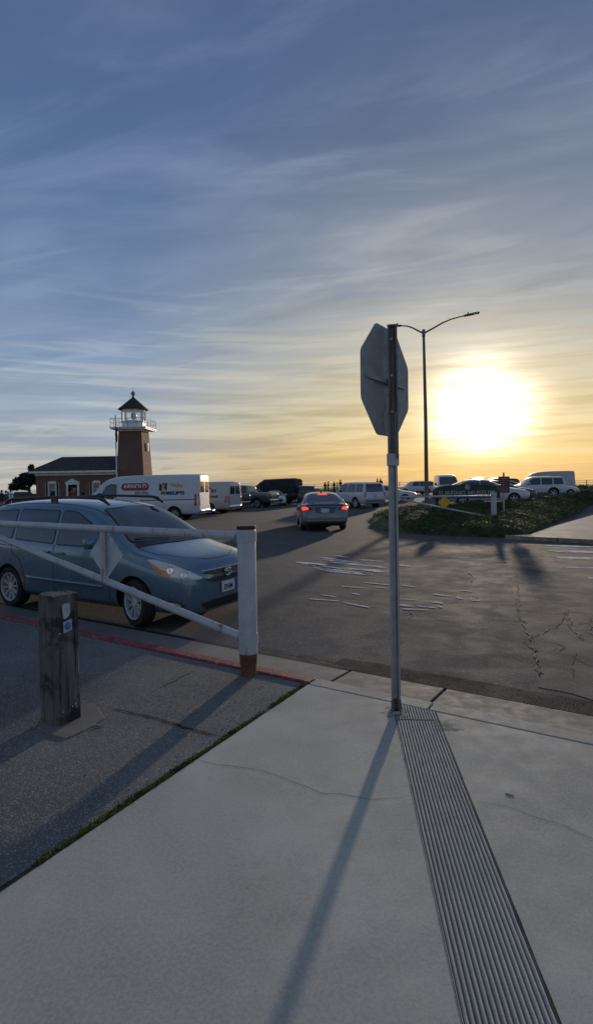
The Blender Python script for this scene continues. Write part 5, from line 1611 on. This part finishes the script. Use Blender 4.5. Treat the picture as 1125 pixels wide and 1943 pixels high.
# --- small notice boards on a post (backs seen)
nb_p = at(955, 25.6); nt_ = empty('notice_sign', (nb_p.x, nb_p.y, -.17), R(2), 'two dull red-brown panels on a thin steel post beside the far gate', 'sign')
m_ = MB(); m_.box((0, 0, 1.0), (.07, .05, 2.6)); m_.build('post', M_GALV, nt_)
for z in (1.93, 1.53):
    m_ = MB(); m_.box((0, -.035, z), (.54, .012, .37)); p_ = m_.build('panel', simple('brown_red_panel', (.13, .045, .035), .6, var=.3, sc=4), nt_, bevel=.005)
    for i, zz_ in enumerate((.10, .0, -.10)):
        m_ = MB(); m_.box((0, -.0425, z + zz_), ((.38, .44, .30)[i], .002, .022)); m_.build('print_line', simple('print_pale', (.30, .24, .20), .6), p_)

# --- museum house and lighthouse tower
YB = 64.0; KX = YB / 1030.0


def bxz(px, py):
    "world X and Z on the facade plane for a picture position"
    d = ray(px, py); t = YB / d.y
    return d.x * t, CAMZ + d.z * t


def brickm(name, c1, c2, mortar, sc=1.0):
    t = MT(name); b = t.N.new('ShaderNodeTexBrick'); mp = t.N.new('ShaderNodeMapping'); t.L.new(t.vec, mp.inputs[0]); mp.inputs['Rotation'].default_value = (R(90), 0, 0)
    t.L.new(mp.outputs[0], b.inputs[0]); b.inputs['Scale'].default_value = 1.0; b.inputs['Brick Width'].default_value = .22 * sc; b.inputs['Row Height'].default_value = .075 * sc; b.inputs['Mortar Size'].default_value = .010
    b.inputs['Color1'].default_value = c1 + (1,); b.inputs['Color2'].default_value = c2 + (1,); b.inputs['Mortar'].default_value = mortar + (1,)
    t.col(t.mix(t.rg(t.noise(.9, 5), .3, .7, 0, .35), b.outputs[0], tuple(x * .6 for x in c1))).set(Roughness=.9)
    return t.m


M_BRICK = brickm('red_brick', (.21, .098, .066), (.155, .072, .050), (.22, .17, .14))
M_BRICK2 = brickm('red_brick_spare', (.21, .098, .066), (.155, .072, .050), (.22, .17, .14))  # same colours as the other brick, not assigned to anything
M_TRIM = simple('white_trim', (.76, .77, .76), .55)
M_SHING = simple('roof_shingle', (.040, .038, .034), .9, var=.35, sc=2.5, bump=.5, bsc=20)
gzb = -.17
hx0, _ = bxz(67, 900); hx1, _ = bxz(224, 900); hc_ = (hx0 + hx1) / 2; hwid = hx1 - hx0; dep = 7.5
house = empty('museum_house', (hc_, YB, gzb), R(-2), 'single-storey brick museum with dark hip roof, white trim, shutters and pedimented door', 'house')
ez = bxz(100, 896)[1] - gzb; rz_ = bxz(150, 866)[1] - gzb
ez -= .1
x0, x1 = -hwid / 2, hwid / 2
wz0, wz1 = .95, 2.55
# picture columns of openings
wx = [bxz(99, 915)[0] - hc_, bxz(184, 915)[0] - hc_]; dx_ = bxz(139, 915)[0] - hc_
# wall built round its openings
m_ = MB(); cuts = sorted([(wx[0] - .45, wx[0] + .45, wz0, wz1), (dx_ - .55, dx_ + .55, 0, 2.25), (wx[1] - .45, wx[1] + .45, wz0, wz1)]); cur = x0
for a, b, c, d in cuts:
    m_.box(((cur + a) / 2, .12, ez / 2), (a - cur, .24, ez)); m_.box(((a + b) / 2, .12, (d + ez) / 2), (b - a, .24, ez - d))
    if c > 0: m_.box(((a + b) / 2, .12, c / 2), (b - a, .24, c))
    cur = b
m_.box(((cur + x1) / 2, .12, ez / 2), (x1 - cur, .24, ez))
m_.box((x0 + .12, dep / 2, ez / 2), (.24, dep - .5, ez)); m_.box((x1 - .12, dep / 2, ez / 2), (.24, dep - .5, ez)); m_.box((0, dep - .12, ez / 2), (hwid, .24, ez))
m_.build('wall', M_BRICK, house)
ov = .55
m_ = MB(); rx0, rx1 = x0 - ov, x1 + ov * .2; ry0, ry1 = -ov, dep + ov; hi = (dep + 2 * ov) / 2 * .62
V = [(rx0, ry0, ez + .22), (rx1, ry0, ez + .22), (rx1, ry1, ez + .22), (rx0, ry1, ez + .22), (rx0 + hi * .75, dep / 2, rz_ + .12), (rx1 - .4, dep / 2, rz_ + .12)]
m_.add(V, [(0, 1, 5, 4), (1, 2, 5), (2, 3, 4, 5), (3, 0, 4), (3, 2, 1, 0)]); rf = m_.build('roof', M_SHING, house)
m_ = MB(); m_.tube([V[4], V[5]], .07, 6); m_.tube([V[0], V[4]], .06, 6); m_.build('ridge_cap', M_SHING, rf)
m_ = MB()
for a, b in (((rx0, ry0), (rx1, ry0)), ((rx0, ry0), (rx0, ry1)), ((rx0, ry1), (rx1, ry1))):
    cx_, cy_ = (a[0] + b[0]) / 2, (a[1] + b[1]) / 2; m_.box((cx_, cy_, ez + .10), (abs(b[0] - a[0]) + .1, abs(b[1] - a[1]) + .1, .22))
m_.box(((x0 + x1) / 2, -.06, ez - .16), (hwid + .1, .12, .26)); m_.build('cornice', M_TRIM, house)
M_DGLASS = glassm('window_glass', (.03, .04, .05), .1); M_SHUT = simple('dark_shutter', (.018, .024, .024), .6)
for cx_ in wx:
    f = MB()
    for a, b, c, d in ((-.45, -.36, wz0, wz1), (.36, .45, wz0, wz1), (-.45, .45, wz0 - .08, wz0 + .03), (-.45, .45, wz1 - .10, wz1 + .06), (-.36, .36, (wz0 + wz1) / 2 - .03, (wz0 + wz1) / 2 + .03)):
        f.box((cx_ + (a + b) / 2, .03, (c + d) / 2), (b - a, .16, d - c))
    arch = [(cx_ + .5 * math.cos(t), wz1 + .05 + .16 * math.sin(t)) for t in [PI * k / 12 for k in range(13)]]
    f.loft([[(a, -.04, b) for a, b in arch], [(a, .05, b) for a, b in arch]])
    fo = f.build('window', M_TRIM, house)
    g = MB(); g.box((cx_, .10, (wz0 + wz1) / 2), (.76, .02, wz1 - wz0)); g.build('pane', M_DGLASS, fo)
    for sg in (-1, 1):
        s_ = MB(); s_.box((cx_ + sg * .66, -.03, (wz0 + wz1) / 2), (.26, .05, wz1 - wz0 + .05)); so = s_.build('shutter', M_SHUT, house)
        e_ = MB(); e_.box((cx_ + sg * .80, -.03, (wz0 + wz1) / 2), (.035, .07, wz1 - wz0 + .08)); e_.box((cx_ + sg * .51, -.03, (wz0 + wz1) / 2), (.035, .07, wz1 - wz0 + .08)); e_.build('shutter_edge', M_TRIM, so)
d_ = MB(); d_.box((dx_, .16, 1.05), (.80, .05, 2.10)); do = d_.build('door', M_SHUT, house)
g = MB(); g.box((dx_, .125, 1.45), (.5, .02, .9)); g.build('pane', M_DGLASS, do)
d_ = MB()
for sg in (-1, 1): d_.box((dx_ + sg * .66, -.06, 1.15), (.20, .26, 2.30))
d_.box((dx_, -.06, 2.42), (1.62, .30, .24)); d_.prism([(0, 0)] * 3, 0, 0) if False else None
d_.loft([[(dx_ - .92, -.24, 2.55), (dx_ + .92, -.24, 2.55), (dx_, -.24, 3.02)], [(dx_ - .92, .0, 2.55), (dx_ + .92, .0, 2.55), (dx_, .0, 3.02)]]); d_.build('pediment', M_TRIM, house)

tw = empty('lighthouse_tower', (bxz(250, 900)[0], YB + 1.35, gzb), R(-3), 'square tapered brick lighthouse tower with white gallery, lantern and dark pyramid roof', 'lighthouse')
Zp = lambda py: bxz(252, py)[1] - gzb
tz = Zp(817) - .05
m_ = MB(); b_, t_ = 1.78, 1.36; m_.loft([[(-b_, -b_, -.2), (b_, -b_, -.2), (b_, b_, -.2), (-b_, b_, -.2)], [(-t_, -t_, tz), (t_, -t_, tz), (t_, t_, tz), (-t_, t_, tz)]]); m_.build('wall', M_BRICK, tw)
m_ = MB(); m_.box((0, 0, tz + .10), (3.0, 3.0, .2)); m_.box((0, 0, tz + .26), (4.1, 4.1, .14)); m_.box((0, 0, tz + .38), (4.3, 4.3, .12)); m_.build('gallery', M_TRIM, tw, bevel=.02)
m_ = MB(); m_.box((1.60, .2, Zp(847)), (.10, .34, 1.0)); m_.build('slit_window', M_SHUT, tw)
gz_ = tz + .44; lz0 = Zp(797)


def octa(r, z, rot=22.5): return [(r * math.cos(R(rot + 45 * k)), r * math.sin(R(rot + 45 * k)), z) for k in range(8)]


lr = 1.38
m_ = MB(); m_.loft([octa(lr, gz_), octa(lr, lz0 - .12)]); m_.loft([octa(lr + .10, lz0 - .12), octa(lr + .10, lz0)]); m_.build('lantern_base', M_TRIM, tw)
lz1 = Zp(775)
m_ = MB()
for p in octa(lr - .05, 0): m_.box((p[0], p[1], (lz0 + lz1) / 2), (.16, .16, lz1 - lz0), rz=math.atan2(p[1], p[0]))
m_.loft([octa(lr + .02, lz1 - .14), octa(lr + .02, lz1)]); m_.build('lantern_frame', M_TRIM, tw)


def clearglass():
    t = MT('lantern_glass'); t.N.remove(t.b)
    a = t.N.new('ShaderNodeBsdfTransparent'); b = t.N.new('ShaderNodeBsdfGlossy'); b.inputs['Roughness'].default_value = .05; m_ = t.N.new('ShaderNodeMixShader'); m_.inputs[0].default_value = .14
    t.L.new(a.outputs[0], m_.inputs[1]); t.L.new(b.outputs[0], m_.inputs[2]); t.L.new(m_.outputs[0], t.o.inputs[0])
    return t.m


M_CG = clearglass(); O = octa(lr - .10, 0)
for k in range(8):
    a, b = O[k], O[(k + 1) % 8]; q = MB(); q.add([(a[0], a[1], lz0), (b[0], b[1], lz0), (b[0], b[1], lz1 - .14), (a[0], a[1], lz1 - .14)], [(0, 1, 2, 3)]); q.build('lantern_pane', M_CG, tw)
m_ = MB(); m_.lathe([(.10, lz0 - .1), (.12, lz0 + .25), (.25, lz0 + .35), (.34, lz0 + .6), (.25, lz0 + .95), (.10, lz0 + 1.05), (.001, lz0 + 1.1)], 14); m_.build('lens', simple('lens_dim', (.12, .13, .13), .2, .3), tw, smooth=True)
rz2 = Zp(751)
m_ = MB(); m_.loft([octa(lr + .42, lz1), octa(lr + .42, lz1 + .07), octa(.16, rz2)]); m_.build('lantern_roof', M_SHING, tw)
m_ = MB(); m_.lathe([(.14, rz2 - .05), (.16, rz2 + .15), (.10, rz2 + .22), (.26, rz2 + .42), (.26, rz2 + .56), (.10, rz2 + .74), (.03, rz2 + .8), (.02, rz2 + 1.15), (.001, rz2 + 1.2)], 16); m_.build('finial', simple('weathered_finial', (.22, .22, .20), .6), tw, smooth=True)
rl = empty('gallery_rail') ; rl.parent = tw
M_PIPE = simple('pipe_grey', (.30, .30, .30), .5)
bpy.data.objects.remove(rl)
q = 2.05; prm = MB(); prm.tube([(-q, -q, gz_ + 1.0), (q, -q, gz_ + 1.0), (q, q, gz_ + 1.0), (-q, q, gz_ + 1.0), (-q, -q, gz_ + 1.0)], .028, 6); prm.tube([(-q, -q, gz_ + .5), (q, -q, gz_ + .5), (q, q, gz_ + .5), (-q, q, gz_ + .5), (-q, -q, gz_ + .5)], .022, 6)
gr = prm.build('gallery_rail', M_PIPE, tw); pm = None
for k in range(16):
    sd_, j = divmod(k, 4); c = -q + 2 * q * j / 4; x, y = ((c, -q), (q, c), (-c, q), (-q, -c))[sd_]
    if pm is None: z_ = MB(); z_.tube([(0, 0, gz_ - .05), (0, 0, gz_ + 1.0)], .028, 6); pm = z_.build('baluster', M_PIPE, gr); o = pm
    else: o = pm.copy(); COL.objects.link(o)
    o.location = (x, y, 0)

fpx = bxz(222, 900)[0]
fl = empty('flagpole', (fpx * (YB - 2.2) / YB, YB - 2.2, gzb), 0, 'white flagpole with a furled dark red flag in front of the tower', 'flagpole')
ft = bxz(221, 792)[1] - gzb
m_ = MB(); m_.tube([(0, 0, -.1), (0, 0, ft * .62)], [.085, .07], 10); m_.build('lower_pole', M_TRIM, fl, smooth=True)
m_ = MB(); m_.tube([(0, 0, ft * .62), (0, 0, ft)], [.065, .05], 10); m_.build('upper_pole', simple('dark_pole', (.06, .045, .04), .6), fl, smooth=True)
f0 = bxz(221, 842)[1] - gzb; f1 = bxz(221, 815)[1] - gzb; rings = []
for t in range(7):
    z = f0 + (f1 - f0) * t / 6; w = (.10, .20, .26, .28, .24, .20, .12)[t]
    rings.append([(.08 + w * .6 * math.cos(a) * (.7 + .3 * math.sin(3 * a + t)), w * .6 * math.sin(a), z) for a in [2 * PI * k / 14 for k in range(14)]])
m_ = MB(); m_.loft(rings); m_.build('flag', simple('flag_red', (.16, .03, .035), .85, var=.5, sc=5), fl, smooth=True)

# --- stone marker and small white board at the left
sx0 = at(44, 60); st = MB(); rings = []
for z, w in ((-.2, 1.25), (.0, 1.22), (.9, 1.0), (1.52, .74), (1.56, .70)):
    rings.append([(sx0.x + a * w * (1 + .05 * mnoise.noise(Vector((a, b, z)))), sx0.y + b * w * .6, gzb + z) for a, b in ((-1, -1), (0, -1.05), (1, -1), (1.03, 0), (1, 1), (0, 1), (-1, 1), (-1.03, 0))])
st.loft(rings); tag(st.build('stone_marker', simple('brown_stone', (.085, .065, .05), .9, var=.35, sc=3, bump=.6, bsc=12), bevel=.03), 'squat brown stone marker with sloping sides left of the museum', 'monument')
wb_ = at(22, 52); ws = empty('lawn_sign', (wb_.x, wb_.y, gzb), 0, 'small white notice on a thin post at the lawn edge, far left', 'sign')
m_ = MB(); m_.box((0, 0, .8), (.05, .05, 1.7)); m_.build('post', M_TRIM, ws); m_ = MB(); m_.box((0, -.04, 1.25), (.42, .02, .62)); p_ = m_.build('panel', M_TRIM, ws)
m_ = MB(); m_.box((0, -.052, 1.35), (.25, .003, .1)); m_.box((0, -.052, 1.15), (.18, .003, .1)); m_.build('print_line', M_INK, p_)

# --- wind-shaped cypress
tp = at(62, 72)
tr = empty('cypress_tree', (tp.x, tp.y, tp.z), 0, 'dark windswept cypress leaning left beside the museum', 'tree')
KT = 72 / 1030
m_ = MB(); T0 = Vector((0, 0, -.2))
br = [[T0, Vector((-.05, 0, .8)), Vector((-.35, 0, 1.5)), Vector((-1.0, .1, 2.1)), Vector((-1.7, 0, 2.6))], [Vector((-.35, 0, 1.5)), Vector((-.3, -.1, 2.5)), Vector((-.1, 0, 3.6))], [Vector((-.6, 0, 1.8)), Vector((-1.6, .2, 1.9)), Vector((-2.4, .1, 2.2))],
      [Vector((-.3, 0, 2.2)), Vector((.3, .2, 2.9)), Vector((.5, .2, 3.6))]]
for b in br: m_.tube(b, [.17 - .03 * k for k in range(len(b))], 8)
m_.build('trunk', simple('cypress_bark', (.05, .038, .03), .95, var=.3, bump=.5), tr, smooth=True)
cr = MB(); blobs = [(-1.2, 0, 2.6, 1.3, .75), (-2.1, .1, 2.3, .95, .6), (-.3, 0, 3.2, 1.1, .85), (-.9, .2, 3.5, .8, .6), (.2, -.1, 3.9, .65, .7), (-.1, .1, 4.6, .4, .6), (-1.7, 0, 3.0, .8, .5), (.5, 0, 3.1, .6, .7), (-2.6, 0, 2.1, .5, .4)]
for bx_, by_, bz_, r_, h_ in blobs:
    for i in range(int(900 * r_)):
        v = Vector((rnd.gauss(0, 1), rnd.gauss(0, 1), rnd.gauss(0, 1))).normalized() * rnd.random() ** .45
        p = Vector((bx_ + v.x * r_, by_ + v.y * r_, bz_ + v.z * h_)); s_ = rnd.uniform(.12, .30); a = Vector((rnd.gauss(0, 1), rnd.gauss(0, 1), rnd.gauss(0, 1))).normalized() * s_; b = Vector((rnd.gauss(0, 1), rnd.gauss(0, 1), rnd.gauss(0, 1))).normalized() * s_
        cr.add([p - a * .5, p + a * .5, p + b], [(0, 1, 2)])
cr.build('crown', simple('cypress_leaf', (.022, .030, .016), .8, var=.4), tr)


# --- people
def person(loc, rz, label, top, legs, pose=0, group=None, sc=1.0, hair=(.03, .02, .015), sit=False):
    g = empty('person', loc, rz, label, 'person', group, sc)
    ar = {0: (.30, .10), 1: (.22, .22), 2: (.34, -.05)}[pose]
    V = [(0, 0, .95), (0, 0, 1.15), (0, 0, 1.38), (0, .01, 1.50), (0, .02, 1.60), (0, .02, 1.72)]
    E = [(0, 1), (1, 2), (2, 3), (3, 4), (4, 5)]; Rr = [(.155, .11), (.14, .10), (.17, .105), (.055, .055), (.085, .10), (.075, .085)]
    lg = [(-.09, 0, .90), (-.10, .02 + .04 * pose, .50), (-.11, -.02, .10), (-.12, .10, .04)], [(.09, 0, .90), (.11, .03, .50), (.12, .02 - .05 * pose, .10), (.13, .14, .04)]
    for L_ in lg:
        b = len(V); V += L_; E += [(0, b), (b, b + 1), (b + 1, b + 2), (b + 2, b + 3)]; Rr += [(.085, .09), (.06, .065), (.042, .045), (.04, .035)]
    for sg in (-1, 1):
        b = len(V); e_ = ar[0 if sg < 0 else 1]
        V += [(sg * .19, 0, 1.40), (sg * .25, -.02, 1.13), (sg * .24, abs(e_) * .8, .98 if e_ > 0 else .90), (sg * .235, abs(e_) * .8 + .05, .90 if e_ > 0 else .82)]
        E += [(2, b), (b, b + 1), (b + 1, b + 2), (b + 2, b + 3)]; Rr += [(.06, .06), (.045, .045), (.034, .034), (.03, .04)]
    me = bpy.data.meshes.new('body'); me.from_pydata(V, E, [])
    o = bpy.data.objects.new('tmp', me); COL.objects.link(o); mod = o.modifiers.new('s', 'SKIN'); mod.use_smooth_shade = True
    for i, r_ in enumerate(Rr): me.skin_vertices[0].data[i].radius = r_
    me.skin_vertices[0].data[0].use_root = True
    sb_ = o.modifiers.new('u', 'SUBSURF'); sb_.levels = 1; sb_.render_levels = 1
    bpy.context.view_layer.update(); dg = bpy.context.evaluated_depsgraph_get(); m2 = bpy.data.meshes.new_from_object(o.evaluated_get(dg)); bpy.data.objects.remove(o)
    m2.name = 'body'; m2.materials.clear()
    for c, n_ in ((top, 'cloth_%d_%d_%d' % tuple(int(x * 99) for x in top)), (legs, 'trouser_%d_%d_%d' % tuple(int(x * 99) for x in legs)), ((.35, .20, .14), 'skin'), ((.02, .02, .02), 'shoe')):
        m2.materials.append(simple(n_, c, .8))
    for p in m2.polygons:
        z = p.center.z; x = abs(p.center.x)
        p.material_index = 3 if z < .09 else (1 if z < .98 and x < .19 else (2 if z > 1.47 or (z < .96 and x > .2) else 0)); p.use_smooth = True
    link('body', m2, g)
    h = MB(); h.lathe([(.001, 1.815), (.06, 1.80), (.095, 1.74), (.105, 1.67), (.098, 1.60), (.07, 1.56)], 14, c=(0, -.012, 0)); h.build('hair', simple('hair_%d' % int(hair[0] * 500), hair, .8), g, smooth=True)
    return g


DK = (.025, .028, .035); JE = (.05, .07, .11); GRY = (.12, .12, .13); RED = (.42, .02, .02); TAN = (.2, .15, .1)
pl = [
    (4, 57, 1, 'person in dark clothes standing at the far left edge of the lawn', DK, DK, 0, 1.0), (12, 58, 2, 'person in a grey-blue top, second from the far left group', (.10, .12, .15), JE, 1, .97),
    (21, 60, 3, 'person in a black coat, rightmost of the group by the white lawn notice', DK, JE, 0, 1.02),
    (16, 63, 5, 'shorter person in grey behind the two at the far left', GRY, DK, 2, .9),
    (137, 56, .6, 'person in a bright red jacket in front of the museum door', RED, DK, 0, 1.06), (158, 56, 2.5, 'person in a black jacket between museum door and right window', DK, DK, 1, 1.04),
    (472, 70, 0, 'lone person in dark clothes above the silver pickup bed', DK, DK, 0, 1.05), (563, 78, 1, 'person in a brown coat behind the dark off-roader by the railing', TAN, DK, 1, 1.0),
    (617, 80, 0, 'person in dark clothes at the railing, leftmost above the white SUV bonnet', DK, DK, 0, 1.0), (623, 80.5, 2, 'person in grey at the railing, second of the group left of the white SUV', GRY, JE, 1, 1.02),
    (634, 81, 3, 'person in a navy jacket leaning near the railing behind the white SUV', (.03, .04, .08), DK, 2, .95), (640, 80, 1.2, 'person in a pale top at the railing behind the white SUV roof', (.28, .26, .24), DK, 0, .93),
    (646, 81, .3, 'tallest person at the railing above the white SUV windshield', DK, JE, 1, 1.06),
    (716, 80, 2, 'person in black just left of the stop sign post, by the railing', DK, DK, 2, .98), (722, 80.5, .5, 'person in dark clothes directly beside the one left of the sign post', DK, JE, 0, .96),
]
for px, Y, rz, lb, tp_, lg_, ps, sc in pl:
    p = at(px, Y); grp = None
    person((p.x, p.y, p.z - .01), rz, lb, tp_, lg_, ps, grp, sc)
print('tris', sum(len(o.data.polygons) for o in S.objects if o.type == 'MESH'))
